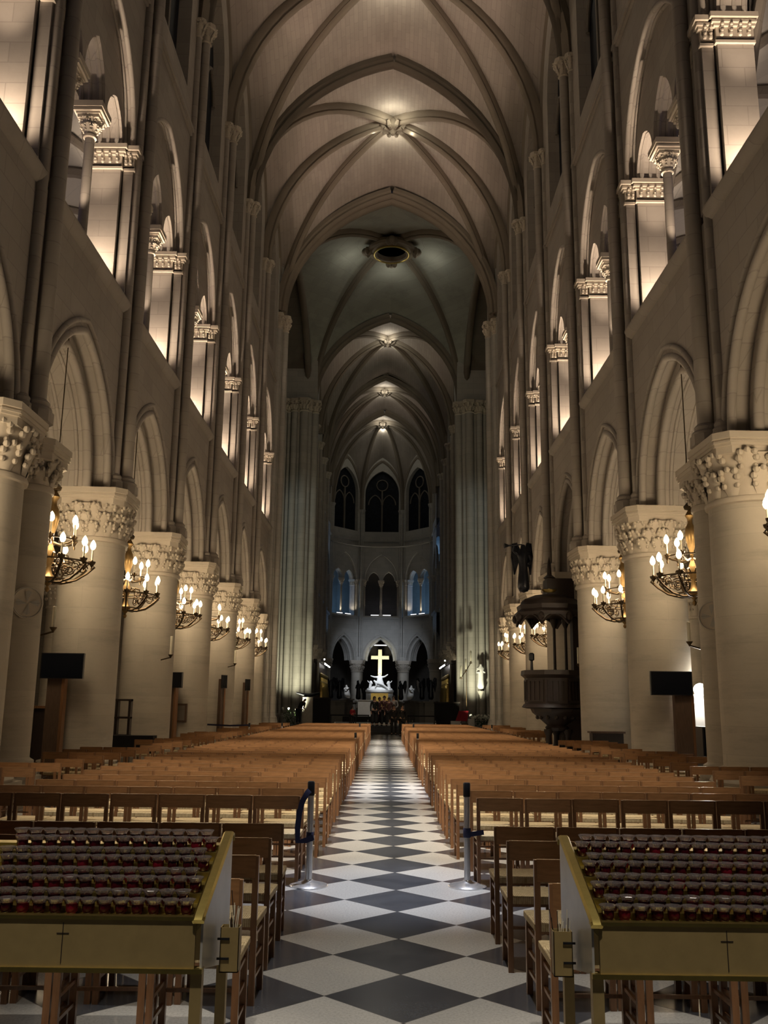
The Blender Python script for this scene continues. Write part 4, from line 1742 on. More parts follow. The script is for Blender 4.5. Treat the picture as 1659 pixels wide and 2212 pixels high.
# candles on brackets, discs
def bracket_candle(x, y, z, L, label, s):
    t = thing('bracket_candle', label, 'candle', (x, y, z))
    m = MB()
    m.lathe([(.035, 0), (.035, L - .01), (.02, L)], n=12)
    m.build('candle', M['wax'], t)
    m = MB()
    m.lathe([(.01, -.1), (.03, -.06), (.06, -.02), (.07, 0), (.03, .0)], n=12)
    m.bar((0, 0, -.08), (s * .3, .18, -.14), .02, .03)
    m.build('bracket', M['iron'], t)


bracket_candle(-6.05, 16.75, 2.98, .38, 'white candle on an iron bracket behind the first left-hand columns', -1)
bracket_candle(6.15, 18.8, 3.0, .40, 'white candle on an iron bracket behind the first right-hand columns', 1)
bracket_candle(-5.85, 25.2, 2.95, .5, 'white candle on a bracket by the third left-hand column', -1)
bracket_candle(-5.85, 36.0, 3.2, .5, 'white candle on a bracket by the fifth left-hand column', -1)
bracket_candle(5.95, 28.8, 3.0, .5, 'white candle on a bracket beside the pulpit', 1)
for s, y in ((-1, 14.65 + 1.45), (1, 16.05 + 1.0)):
    t = thing('consecration_disc', 'round disc with a painted cross on the slimmer %s-hand column' % SIDE[s], 'disc', (XC[s] - s * (.24 + .43 * .69), y - .43 * .72, 3.32), 0)
    m = MB()
    q = [(.26, .0), (.28, .012), (.28, .025), (.25, .03), (.24, .02), (0, .02)]
    b = MB()
    b.lathe(q, n=28)
    R = Matrix.Rotation(PI / 2, 4, 'X') @ Matrix.Identity(4)
    rot = Matrix.Rotation(-s * .76, 4, 'Z') @ R
    m.merge(b, rot)
    m.build('disc_plate', M['carved'], t)
    m = MB()
    b = MB()
    for k in range(4):
        a = k * PI / 2
        b.add([(0.02 * math.cos(a + PI / 4), .02 * math.sin(a + PI / 4), .034), (.19 * math.cos(a - .3), .19 * math.sin(a - .3), .034), (.21 * math.cos(a), .21 * math.sin(a), .034), (.19 * math.cos(a + .3), .19 * math.sin(a + .3), .034)], [(0, 1, 2, 3)])
    b.tube([(.255 * math.cos(i * PI / 14), .255 * math.sin(i * PI / 14), .03) for i in range(29)], .008, 6)
    m.merge(b, rot)
    m.build('painted_cross', M['greystone'], t)

# bright lamp and glazed stand on the right
t = thing('standing_lamp', 'dazzling white lamp on a pale pillar behind the right-hand television', 'lamp', (7.32, 21.9, 0))
m = MB()
m.ball((0, -.1, 2.1), .15, 16, 10)
m.build('lamp_globe', M['glow'], t)
m = MB()
m.box(-.12, .12, 0, .2, 0, 2.0)
m.build('lamp_pillar', M['marble'], t)
m = MB()
m.bar((0, -.02, 2.0), (0, -.08, 2.06), .03)
m.build('lamp_neck', M['blackplastic'], t)
t = thing('glazed_stand', 'dark glazed stand with small bright glints between right-hand columns', 'cabinet', (6.72, 19.4, 0))
m = MB()
m.box(-.26, .26, -.2, .2, 0, 1.28)
m.build('cabinet_body', M['screen'], t)
m = MB()
for x, z in ((-.05, 1.1), (.12, 1.14), (.1, .92), (-.12, .9)):
    m.ball((x, -.21, z), .035, 10, 6)
m.build('glint_balls', M['steel'], t)  # steel balls stand in for glints on the glass
m = MB()
for x in (-.27, .27):
    m.box(x - .015, x + .015, -.215, .2, 0, 1.3)
m.box(-.28, .28, -.215, .2, 1.28, 1.31)
m.build('cabinet_frame', M['blackplastic'], t)

# low furniture in the side aisles
t = thing('wooden_stall', 'dark carved wooden stall with shelf in the left aisle', 'stall', (-7.6, 22.6, 0))
m = MB()
m.box(-.9, .5, 0, .1, 0, 1.5)
m.build('stall_back', M['darkwood'], t)
m = MB()
m.box(-1.0, .6, -.12, .14, 1.5, 1.56)
m.build('stall_shelf', M['chairpost'], t)
m = MB()
for x in (-.9, -.2, .5):
    m.box(x - .05, x + .05, -.1, .12, 0, 1.5)
m.build('stall_posts', M['darkwood'], t)
t = thing('dark_bench', 'low dark bench between the second and third left-hand columns', 'bench', (-6.5, 23.6, 0))
m = MB()
m.box(-.55, .75, -.2, .2, .45, .86)
m.build('bench_seat', M['black'], t)
m = MB()
for x in (-.5, .7):
    m.box(x - .04, x + .04, -.18, .18, 0, .46)
m.build('bench_legs', M['black'], t)
t = thing('wooden_bookcase', 'small open wooden bookcase against the third left-hand column', 'bookcase', (-7.0, 24.55, 0))
m = MB()
for x in (-.33, .0, .33):
    m.box(x - .03, x + .03, -.1, .1, 0, 1.75)
m.build('uprights', M['darkwood'], t)
m = MB()
for z in (.3, .8, 1.25, 1.7):
    m.box(-.36, .36, -.12, .12, z, z + .05)
m.build('shelves', M['darkwood'], t)
t = thing('wall_plaque', 'small square plaque on the fourth left-hand column', 'plaque', (-6.85, YC[-1][4] - .78, 1.05))
m = MB()
m.box(-.33, .33, -.02, .08, 0, .6)
m.build('plaque_frame', M['postwood'], t)
m = MB()
m.box(-.27, .27, -.03, -.018, .06, .54)
m.build('plaque_field', M['darkstone'], t)
t = thing('notice_desk', 'low dark desk beside the third right-hand column', 'desk', (6.1, 26.2, 0))
m = MB()
m.box(-.4, .45, -.2, .2, 0, .98)
m.build('desk_body', M['darkwood'], t)
m = MB()
m.box(-.45, .5, -.24, .24, .98, 1.03)
m.build('desk_top', M['postwood'], t)

# ---------------------------------------------------------------- pulpit
PX, PY = 5.25, 29.6
t = thing('pulpit', 'tall dark carved oak pulpit with sounding board on the right', 'pulpit', (PX, PY, 0))
m = MB()
oct8 = lambda r: [(r * math.cos(PI / 8 + i * PI / 4), r * math.sin(PI / 8 + i * PI / 4)) for i in range(8)]
m.lathe([(.80, 1.62), (.98, 1.66), (.93, 1.74), (.88, 1.78), (.88, 2.56), (.92, 2.60), (1.0, 2.66), (.98, 2.80), (.80, 2.80), (.80, 1.9), (0, 1.9)], (0, 0, 0), 8, PI / 8)
m.build('tub', M['darkwood'], t)
m = MB()
for i in range(8):
    a = i * PI / 4
    R = Matrix.Rotation(a, 4, 'Z')
    b = MB()
    b.box(.80, .845, -.25, .25, 1.84, 1.88)
    b.box(.80, .845, -.25, .25, 2.46, 2.5)
    for yy in (-.25, -.09, .09, .25):
        b.box(.80, .84, yy - .02, yy + .02, 1.84, 2.5)
    m.merge(b, R)
    for k in (-1, 1):
        q = R @ V((.93, .0 + k * .3, 0))
m.build('tub_panelling', M['darkwood'], t)
m = MB()
m.lathe([(.34, .95), (.40, 1.05), (.34, 1.12), (.55, 1.3), (.8, 1.5), (.86, 1.62)], (.15, 0, 0), 8, PI / 8)
for i in range(14):
    a = 2 * PI * i / 14
    m.ball((.15 + .62 * math.cos(a), .62 * math.sin(a), 1.36), .07, 6, 4)
m.build('corbel', M['darkwood'], t)
m = MB()
for x, y in ((-.16, -.12), (.42, -.2), (.15, .25)):
    m.lathe([(.16, 0), (.16, .12), (.10, .2), (.085, .8), (.14, .92), (.14, 1.0)], (x, y, 0), 12)
m.build('foot_posts', M['darkwood'], t)
m = MB()
m.box(.25, 1.05, -.2, .75, 0, 1.66)
for k in range(7):
    m.box(.9, 1.5, .7 + .28 * k - .2, .7 + .28 * (k + 1) - .2, 0, 1.6 - .22 * k)
m.build('stair', M['darkwood'], t)
m = MB()
for x, y in ((.24, .66), (.62, .7)):
    m.lathe([(.07, 2.8), (.05, 2.9), (.045, 4.2), (.11, 4.35), (.13, 4.5)], (x, y, 0), 10)
m.box(.78, 1.12, .3, .75, 1.6, 4.6)
m.build('canopy_posts', M['darkwood'], t)
m = MB()
m.lathe([(.0, 4.62), (.9, 4.55), (1.14, 4.52), (1.16, 4.62), (1.05, 4.72), (1.08, 4.86), (.95, 4.95), (.9, 5.05), (.5, 5.2), (0, 5.25)], (0, .1, 0), 8, PI / 8)
for i in range(8):
    a = i * PI / 4 + PI / 8
    m.ball((1.13 * math.cos(a), .1 + 1.13 * math.sin(a), 4.46), .1, 8, 6, (1, 1, 1.4))
for i in range(8):
    a = i * PI / 4
    p0, p1 = [V((1.08 * math.cos(a + q), .1 + 1.08 * math.sin(a + q), 4.55)) for q in (-PI / 8, PI / 8)]
    pts = [p0.lerp(p1, k / 8) - V((0, 0, .32 * abs(2 * k / 8 - 1) ** 1.8)) for k in range(9)]
    for q0, q1 in zip(pts, pts[1:]):
        m.add([q0, q1, (q1.x, q1.y, 4.62), (q0.x, q0.y, 4.62)], [(0, 1, 2, 3)])
    m.tube(pts, .035, 6)
m.build('sounding_board', M['darkwood'], t)
m = MB()
m.box(-.08, .78, -.1, .7, 5.1, 5.75)
m.lathe([(.16, 5.75), (.2, 5.8), (.08, 5.9), (.05, 6.3), (0, 6.5)], (.05, .2, 0), 8)
m.build('canopy_chest', M['darkwood'], t)
m = MB()
m.lathe([(.02, 5.35), (.14, 5.24), (.2, 5.3), (.22, 5.32), (.0, 5.33)], (-.1, -.55, 0), 14, 0, 1.2, .6)
m.build('gilt_shell', M['gold'], t)
m = MB()
m.lathe([(.05, 2.8), (.04, 3.1), (.09, 3.14), (.09, 3.32), (.05, 3.36)], (-.62, 0, 0), 10)
m.build('reading_lamp', M['blackplastic'], t)
st = thing('trumpeting_angel', 'dark statue of a trumpeting angel standing on the pulpit canopy', 'statue', (PX - .82, PY + .05, 5.2))
vs = [(0, 0, .9, .16), (0, 0, 1.2, .17), (0, 0, 1.42, .12), (0, -.02, 1.55, .06), (0, -.04, 1.68, .11), (.0, 0, .45, .2), (0, 0, .05, .24),
      (-.18, 0, 1.36, .07), (-.34, -.1, 1.45, .05), (-.30, -.2, 1.62, .04), (.18, 0, 1.36, .07), (.26, -.02, 1.1, .05), (.12, -.16, 1.0, .045)]
es = [(0, 1), (1, 2), (2, 3), (3, 4), (0, 5), (5, 6), (2, 7), (7, 8), (8, 9), (2, 10), (10, 11), (11, 12)]
link(bpy.data.objects.new('figure', skin_mesh('figure', vs, es, M['bronze'])), st)
m = MB()
m.tube([(-.05, -.18, 1.64), (-.3, -.24, 1.60), (-.5, -.28, 1.58)], [.018, .022, .03], 8)
m.cyl((-.5, -.28, 1.58), (-.64, -.3, 1.57), .03, .09, 10)
m.build('trumpet', M['bronze'], st)
for s in (-1, 1):
    m = MB()
    pts = [(s * .05, .12, 1.4), (s * .18, .22, 1.75), (s * .30, .24, 1.72), (s * .34, .24, 1.3), (s * .26, .2, .7)]
    for a, b in zip(pts, pts[1:]):
        m.add([pts[0], a, b, tuple(c + .03 for c in pts[0]), tuple(c + .03 for c in a), tuple(c + .03 for c in b)], [(0, 1, 2), (3, 5, 4), (1, 4, 5, 2)])
    m.tube(pts, .03, 6)
    m.build('wing', M['bronze'], st)

# ---------------------------------------------------------------- choir and altar
AY = 95.0
ax0 = A0
s_ = thing('high_altar', 'white marble high altar with gilded front under the cross', 'altar', (ax0, AY, 0))
m = MB()
m.box(-1.42, 1.42, -.7, .7, 3.02, 3.22)
m.box(-1.36, 1.36, -.62, .62, 2.92, 3.02)
m.build('altar_slab', M['marble'], s_)
m = MB()
for x in (-1.12, 1.12):
    m.box(x - .24, x + .24, -.55, .55, 1.5, 2.92)
    m.box(x - .28, x + .28, -.58, .58, 1.3, 1.5)
m.build('altar_legs', M['marble'], s_)
m = MB()
m.box(-.88, .88, -.4, .4, 1.3, 2.92)
for i in range(7):
    m.ball((-.6 + .2 * i, -.42, 2.0 + .12 * (i % 2)), .1, 8, 6, (1, .5, 1.6))
m.build('gilded_relief', M['gold'], s_)
m = MB()
m.box(-2.6, 2.6, -1.2, 1.2, 0, 1.3)
m.build('altar_plinth', M['darkstone'], s_)
c = thing('gilded_cross', 'tall glowing gilded cross behind the white sculpture', 'cross', (ax0, AY + .9, 0))
m = MB()
m.box(-.19, .19, -.09, .09, 3.2, 7.35)
m.build('upright', M['palegold'], c)
m = MB()
m.box(-.92, .92, -.085, .085, 6.35, 6.70)
m.build('crossbar', M['palegold'], c)
pt = thing('pieta_sculpture', 'white marble sculpture of a seated mother holding a reclining figure', 'sculpture', (ax0, AY, 3.22))
vs = [(0, 0, .5, .42, .4), (0, .05, .95, .30), (0, .05, 1.3, .22), (0, 0, 1.48, .08), (0, -.03, 1.64, .13), (0, -.3, .15, .5, .4),
      (-.25, 0, 1.3, .11), (-.55, -.1, 1.28, .09), (-.82, -.15, 1.38, .07), (-.95, -.15, 1.42, .04), (.25, 0, 1.3, .11), (.52, -.1, 1.34, .09), (.75, -.15, 1.52, .07), (.85, -.15, 1.58, .04),
      (-.3, -.4, .55, .22), (.3, -.4, .5, .22)]
es = [(0, 1), (1, 2), (2, 3), (3, 4), (0, 5), (2, 6), (6, 7), (7, 8), (8, 9), (2, 10), (10, 11), (11, 12), (12, 13), (0, 14), (0, 15)]
link(bpy.data.objects.new('seated_figure', skin_mesh('seated_figure', vs, es, M['marble'])), pt)
vs = [(0, -.5, .62, .17), (-.3, -.55, .75, .18), (-.5, -.5, .86, .08), (-.62, -.5, .95, .12), (.3, -.6, .55, .13), (.62, -.6, .3, .09), (.85, -.6, .08, .06), (-.35, -.62, .45, .06), (-.45, -.65, .2, .05)]
es = [(0, 1), (1, 2), (2, 3), (0, 4), (4, 5), (5, 6), (1, 7), (7, 8)]
link(bpy.data.objects.new('reclining_figure', skin_mesh('reclining_figure', vs, es, M['marble'])), pt)
for s in (-1, 1):
    vs = [(s * .95, -.2, .3, .16), (s * .92, -.2, .55, .15), (s * .9, -.22, .78, .1), (s * .86, -.22, .92, .1), (s * 1.05, -.3, .08, .13), (s * .7, -.35, .6, .05), (s * 1.1, 0, .75, .05), (s * 1.25, .05, .95, .04)]
    es = [(0, 1), (1, 2), (2, 3), (0, 4), (2, 5), (2, 6), (6, 7)]
    link(bpy.data.objects.new('kneeling_cherub', skin_mesh('kneeling_cherub', vs, es, M['marble'])), pt)
m = MB()
m.lathe([(1.32, 0), (1.3, .12), (1.1, .25), (.6, .42), (0, .5)], (0, 0, 0), 18, 0, 1, .45)
m.build('rock_base', M['marble'], pt)


def robed(name, label, loc, rz, mat, h=1.7, kneel=False, wings=False, ped=0, cat='statue'):
    t = thing(name, label, cat, loc, rz)
    k = h / 1.7
    if kneel:
        vs = [(0, 0, .55, .22), (0, 0, .85, .19), (0, -.03, 1.06, .14), (0, -.06, 1.18, .06), (0, -.1, 1.30, .11), (0, .15, .2, .3), (0, .45, .08, .2), (0, -.1, .2, .3),
              (-.19, -.04, 1.0, .07), (-.2, -.28, .86, .055), (-.05, -.42, 1.02, .04), (.19, -.04, 1.0, .07), (.2, -.28, .86, .055), (.05, -.42, 1.02, .04)]
        es = [(0, 1), (1, 2), (2, 3), (3, 4), (0, 5), (5, 6), (0, 7), (2, 8), (8, 9), (9, 10), (2, 11), (11, 12), (12, 13)]
    else:
        vs = [(0, 0, .85, .19), (0, 0, 1.12, .18), (0, 0, 1.34, .13), (0, -.01, 1.46, .06), (0, -.03, 1.58, .10), (0, 0, .45, .22), (0, 0, .06, .27),
              (-.19, 0, 1.3, .07), (-.25, -.05, 1.05, .055), (-.12, -.22, 1.08, .045), (.19, 0, 1.3, .07), (.25, -.05, 1.05, .055), (.12, -.22, 1.12, .045)]
        es = [(0, 1), (1, 2), (2, 3), (3, 4), (0, 5), (5, 6), (2, 7), (7, 8), (8, 9), (2, 10), (10, 11), (11, 12)]
    vs = [(x * k, y * k, z * k + ped) + tuple(r * k for r in rest) for x, y, z, *rest in vs]
    link(bpy.data.objects.new('figure', skin_mesh('figure', vs, es, mat)), t)
    if wings:
        for s in (-1, 1):
            m = MB()
            pts = [(s * .06, .12, 1.3), (s * .2, .24, 1.72), (s * .36, .26, 1.66), (s * .38, .25, 1.2), (s * .26, .2, .65)]
            pts = [(x * k, y * k, z * k + ped) for x, y, z in pts]
            for a, b in zip(pts[1:], pts[2:]):
                m.add([pts[0], a, b], [(0, 1, 2)])
                m.add([tuple(q + .03 for q in p) for p in (pts[0], a, b)], [(0, 2, 1)])
            m.tube(pts, .03, 6)
            m.build('wing', mat, t)
    if ped:
        m = MB()
        m.box(-.45, .45, -.45, .45, 0, ped - .15)
        m.box(-.55, .55, -.55, .55, ped - .15, ped)
        m.build('pedestal', M['darkstone'], t)
    return t


robed('kneeling_king_statue', 'white kneeling statue on a table left of the high altar', (A0 - 3.2, 92, 0), -.6, M['marble'], 1.75, True, False, 2.3)
robed('kneeling_king_statue', 'pale kneeling statue on a plinth right of the high altar', (A0 + 3.1, 92, 0), .6, M['marble'], 1.9, True, False, 2.2)
for i, (x, y, side) in enumerate(((-4.6, 84, 'left choir column'), (-3.9, 86, 'first pillar left of the altar'), (A0 - 1.75, 93.2, 'apse column left of the cross'), (A0 + 2.5, 93.2, 'apse column right of the cross'),
                                  (3.6, 84, 'second choir column on the right'), (4.3, 82, 'first choir column on the right'))):
    robed('bronze_angel', 'dark bronze winged angel on a tall post by the %s' % side, (x - .35, y, 0), rng.uniform(-.8, .8), M['bronze'], 2.0, False, True, 2.1)
t = thing('modern_altar', 'block altar with white cloth in the middle of the choir', 'altar', (-1.45, 68, 0))
m = MB()
m.box(-.55, .55, -.35, .35, .9, 2.02)
m.build('altar_block', M['marble'], t)
m = MB()
m.box(-.62, .62, -.42, .42, 2.02, 2.06)
for x in (-.62, .6):
    m.box(x, x + .02, -.42, .42, 1.5, 2.02)
m.build('altar_cloth', M['cloth'], t)
m = MB()
m.box(-1.6, 1.6, -1.2, 1.2, 0, .9)
m.build('dais', M['carpet'], t)
for i, x in enumerate((A0 - 1.95, A0 + 1.9)):
    t = thing('altar_candlestick', 'slim altar candlestick on the %s of the high altar' % ('left', 'right')[i], 'candlestick', (x, 93.2, 1.5))
    m = MB()
    m.lathe([(.18, 0), (.05, .1), (.03, .5), (.05, .55), (.03, .6), (.08, 1.2)], n=10)
    m.build('stick', M['gold'], t)
    m = MB()
    m.lathe([(.04, 1.2), (.04, 1.8)], n=8)
    m.build('candle', M['wax'], t)

# choir screens with gilded reliefs, and their spotlights
for s in (-1, 1):
    x = cx(70) + s * 4.75
    t = thing('choir_screen', 'dark choir screen with a strip of gilded relief figures on the %s' % SIDE[s], 'screen', (x, 70, 0))
    m = MB()
    m.box(-.15, .15, -4.4, 4.4, 0, 4.6)
    m.box(-.25, .25, -4.5, 4.5, 4.6, 4.85)
    m.build('screen_wall', M['darkwood'], t)
    m = MB()
    for k in range(9):
        y = -3.4 + .85 * k
        m.lathe([(.22, 1.9), (.2, 2.6), (.14, 3.0), (.1, 3.1), (.12, 3.25), (0, 3.4)], (-s * .2, y, 0), 8)
        m.cyl((-s * .2, y + .42, 1.8), (-s * .2, y + .42, 3.6), .06, .06, 6)
        m.ball((-s * .2, y, 3.75), .25, 8, 6, (.5, 1.4, .7))
    m.box(-.22 if s > 0 else .1, -.1 if s > 0 else .22, -3.8, 3.8, 1.6, 1.75)
    m.build('gilded_relief', M['gold'], t)
    t = thing('spotlight_rail', 'row of small white spotlights above the choir screen on the %s' % SIDE[s], 'spotlights', (x - s * .5, 68, 0))
    m = MB()
    m.bar((0, -3.0, 4.62), (0, 3.6, 4.62), .05)
    m.bar((0, -3, 4.62), (s * .5, -3, 4.62), .05)
    m.bar((0, 3, 4.62), (s * .5, 3, 4.62), .05)
    m.build('rail', M['blackplastic'], t)
    for k, q in enumerate((-2.8, -1.9, -1.3, -.8, .1, 1.6, 3.3)):
        m = MB()
        m.ball((-s * .02, q, 4.52 if k else 4.8), .048, 10, 8)
        m.build('lamp', M['lamp'], t)
    # organ console or dark furniture in front
for lab, x, y, w, h in (('broad black console standing before the left choir screen', -4.35, 61.6, 1.45, 2.15), ('broad black console standing before the right choir screen', 4.0, 61.6, 1.6, 1.95)):
    t = thing('black_console', lab, 'console', (x, y, 0))
    m = MB()
    m.box(-w / 2, w / 2, -.3, .4, 0, h - .08)
    m.build('console_body', M['black'], t)
    m = MB()
    m.box(-w / 2 - .05, w / 2 + .05, -.36, .44, h - .08, h)
    m.build('console_top', M['darkwood'], t)
for i, (x, y, w) in enumerate(((-2.9, 60.5, 1.3), (2.3, 60.2, 1.8), (-1.5, 60.4, .9))):
    t = thing('music_stand_table', 'low dark table on thin legs in the crossing, %s of the group' % ('far left', 'right', 'just left')[i], 'table', (x, y, 0))
    m = MB()
    m.box(-w / 2, w / 2, -.3, .3, 1.0, 1.08)
    m.build('table_top', M['black'], t)
    for a in (-1, 1):
        for b in (-1, 1):
            m = MB()
            m.bar((a * (w / 2 - .05), b * .25, 0), (a * (w / 2 - .05), b * .25, 1.0), .04)
            m.build('leg', M['blackplastic'], t)
t = thing('step_block', 'pale low steps glimpsed between the people in the crossing', 'steps', (-.2, 62.5, 0))
m = MB()
for k in range(3):
    m.box(-3.2, 3.4, -.9 + .4 * k, 1.2, 0, .2 + .18 * k)
m.build('treads', M['marble'], t)
# chair with red back, white blocks
t = thing('celebrant_chair', 'red-backed chair between two white blocks by the right crossing pier', 'chair', (4.95, 60.6, 0))
m = MB()
m.box(-.75, -.15, -.3, .3, .0, .75)
m.box(.35, .75, -.3, .3, .0, .9)
m.build('white_block', M['cloth'], t)
m = MB()
m.add([(-.45, -.1, .75), (.3, -.1, .75), (.42, .2, 1.4), (-.2, .2, 1.4), (-.45, 0, .75), (.3, 0, .75), (.42, .3, 1.4), (-.2, .3, 1.4)],
      [(0, 1, 2, 3), (7, 6, 5, 4), (0, 4, 5, 1), (1, 5, 6, 2), (2, 6, 7, 3), (3, 7, 4, 0)])
m.build('red_back', M['redcloth'], t)
m = MB()
m.box(-.15, .35, -.25, .3, 0, .6)
m.build('seat', M['postwood'], t)


def bush(name, label, x, y, w, h, flowers, seed):
    g = random.Random(seed)
    t = thing(name, label, 'plants', (x, y, 0))
    m = MB()
    for i in range(420):
        a, r = g.uniform(0, 2 * PI), math.sqrt(g.random())
        px, py = w / 2 * r * math.cos(a), .45 * r * math.sin(a)
        pz = g.uniform(.1, h * (1 - .35 * r))
        b = g.uniform(0, 2 * PI)
        ln = g.uniform(.1, .2)
        d = V((math.cos(b), math.sin(b), g.uniform(-.2, .7))).normalized() * ln
        sd = d.cross(V((0, 0, 1))).normalized() * ln * .3
        p = V((px, py, pz))
        m.add([p, p + d * .5 + sd, p + d, p + d * .5 - sd], [(0, 1, 2, 3)])
    m.build('foliage', M['leaf'], t, 0)
    m = MB()
    for i in range(9):
        m.bar((g.uniform(-w / 3, w / 3), g.uniform(-.2, .2), 0), (g.uniform(-w / 2.4, w / 2.4), g.uniform(-.3, .3), h * .8), .02)
    m.build('stems', M['leaf'], t)
    if flowers:
        m = MB()
        for i in range(flowers):
            m.ball((g.uniform(-w / 2, w / 2) * .95, g.uniform(-.4, .3), h * g.uniform(.78, 1.02)), g.uniform(.05, .085), 7, 5)
        m.build('blossoms', M['whiteflower'], t)


bush('potted_foliage', 'dark leafy plants massed at the foot of the left crossing pier', -5.95, 60.4, 1.5, 1.5, 7, 4)
bush('flower_arrangement', 'leafy flower arrangement with white blossoms at the foot of the right crossing pier', 6.1, 60.6, 1.5, 1.15, 40, 9)
# lectern by the left pier
t = thing('eagle_lectern', 'pale pillar lectern with a dark spread top by the left crossing pier', 'lectern', (-5.0, 60.3, 0))
m = MB()
m.box(-.32, .32, -.2, .2, 0, 2.15)
m.build('pillar', M['sidemetal'], t)
m = MB()
m.tube([(-.75, -.1, 2.42), (-.3, 0, 2.3), (0, 0, 2.25), (.3, 0, 2.3), (.75, -.1, 2.42)], [.05, .1, .14, .1, .05], 8)
m.build('spread_top', M['bronze'], t)
# candles on the right pier
t = thing('candle_bracket', 'slanting black bracket with three tall wax candles before the right crossing pier', 'candelabrum', (4.95, 61.6, 0))
m = MB()
m.tube([(0, 0, 3.5), (.35, 0, 4.0), (.68, 0, 4.55)], .03, 6)
m.bar((.35, 0, 0), (.35, 0, 4.0), .05)
for x, z in ((0, 3.5), (.33, 3.97), (.66, 4.5)):
    m.lathe([(.02, -.05), (.1, -.01), (.11, .02), (.03, .02)], (x, 0, z), 10)
m.build('bracket', M['iron'], t)
for x, z in ((0, 3.5), (.33, 3.97), (.66, 4.5)):
    m = MB()
    m.lathe([(.055, 0), (.055, .75), (.03, .78)], (x, 0, z + .02), 10)
    m.build('candle', M['wax'], t)
v = robed('virgin_statue', 'pale standing statue high on the right crossing pier', (6.35, 62.6, 2.7), .15, M['marble'], 1.95)
m = MB()
m.lathe([(.03, -.5), (.10, -.3), (.2, -.1), (.24, 0), (0, 0)], n=10)
m.build('corbel', M['greystone'], v)
t = thing('ceiling_strip_lamp', 'bright horizontal strip lamp glimpsed through the middle apse arch', 'lamp', (A0 - .1, 101.5, 8.1))
m = MB()
m.box(-1.0, .85, -.05, .05, 0, .10)
m.build('tube', M['dimlamp'], t)
m = MB()
m.box(-1.1, .95, -.06, .06, .10, .16)
m.build('fitting', M['blackplastic'], t)

for i in range(1, 4):
    Fa, La = frame(apv[i], apv[i + 1], 1)
    for k, q in enumerate((-.52, .52)):
        p = Fa(La / 2 + q * 1.25, .1, ZSILL + .26)
        t = thing('sill_lamp', 'short white strip lamp on the gallery sill, %s lancet of the %s apse window' % (('first', 'second')[k], ORD[i - 1]), 'lamp', p, math.atan2(apv[i + 1][1] - apv[i][1], apv[i + 1][0] - apv[i][0]))
        m = MB()
        m.box(-.42, .42, -.03, .03, 0, .07)
        m.build('tube', M['dimlamp'], t)
        m = MB()
        m.box(-.46, .46, -.035, .05, -.03, 0)
        m.build('tray', M['blackplastic'], t)

# ---------------------------------------------------------------- vault bosses
def boss(p, label, r=.55, lamps=True):
    t = thing('vault_boss', label, 'boss', (p.x, p.y, p.z))
    m = MB()
    m.lathe([(0, -.42), (.12, -.40), (.22, -.28), (r * .7, -.2), (r * .8, .1), (r * .6, .3)], n=16)
    for i in range(8):
        a = 2 * PI * i / 8 + PI / 8
        m.tube([(r * .4 * math.cos(a), r * .4 * math.sin(a), -.25), (r * .9 * math.cos(a), r * .9 * math.sin(a), -.22), (r * 1.25 * math.cos(a), r * 1.25 * math.sin(a), -.05)], [.1, .13, .07], 6)
    m.ball((0, 0, -.42), .13, 10, 6)
    m.build('boss_block', M['rib'], t)
    return t


for i, p in enumerate(bosses):
    boss(p, 'carved stone boss where six ribs meet, %s of the nave vaults' % ORD[i])
for i, p in enumerate(bosses_c):
    boss(p, 'small carved boss %s along the choir vault' % ORD[i])
t = thing('crossing_medallion', 'round gilt-framed painted opening at the crown of the crossing vault', 'medallion', (cb[0], cb[1], zb - .62))
m = MB()
m.lathe([(1.02, .3), (1.12, .2), (1.3, .12), (1.55, .1), (1.62, .25), (1.5, .5)], n=40, caps=False)
m.lathe([(.98, .32), (1.0, -.02), (1.12, -.05), (1.2, .05), (1.3, .12)], n=40, caps=False)
m.build('moulded_frame', M['rib'], t)
m = MB()
m.tube([(1.17 * math.cos(i * PI / 24), 1.17 * math.sin(i * PI / 24), -.05) for i in range(49)], .06, 8)
m.build('gilt_ring', M['gold'], t)
m = MB()
m.tube([(1.04 * math.cos(i * PI / 24), 1.04 * math.sin(i * PI / 24), .1) for i in range(49)], .05, 8)
m.build('red_ring', M['redcloth'], t)
m = MB()
m.lathe([(0, .34), (1.02, .34)], n=40)
m.build('painted_field', plain('dark blue painted field', (.02, .025, .07), .5, 0, .5, .6, 2), t)
for k in range(4):
    a = k * PI / 2
    m = MB()
    for q in (-.25, .25):
        m.ball((1.62 * math.cos(a + q * .5), 1.62 * math.sin(a + q * .5), .12), .2, 8, 6, (1, 1, 1.5))
    m.ball((1.75 * math.cos(a), 1.75 * math.sin(a), .15), .26, 8, 6)
    m.build('carved_head', M['rib'], t)
# ---------------------------------------------------------------- lights
def lamp(kind, loc, power, col, name, size=.1, target=None, angle=None, blend=.5):
    l = bpy.data.lights.new(name, kind)
    l.energy = power
    l.color = col
    if kind == 'AREA':
        l.size = size
    else:
        l.shadow_soft_size = size
    if angle:
        l.spot_size = math.radians(angle)
        l.spot_blend = blend
    o = bpy.data.objects.new(name, l)
    COL.objects.link(o)
    o.location = loc
    if target is not None:
        o.rotation_euler = (V(target) - V(loc)).to_track_quat('-Z', 'Y').to_euler()
    return o


WARM, AMBER, WHITE, COOL, BLUE = (1, .80, .57), (1, .77, .57), (1, .93, .82), (.84, .88, 1), (.22, .50, 1)
for x, y, z in chan_pos:
    lamp('POINT', (x, y, z + .1), 235, (1, .77, .50), 'chandelier glow', .45)
lamp('POINT', (XC[-1], 12.2, 4.7), 235, (1, .77, .50), 'chandelier glow', .45)
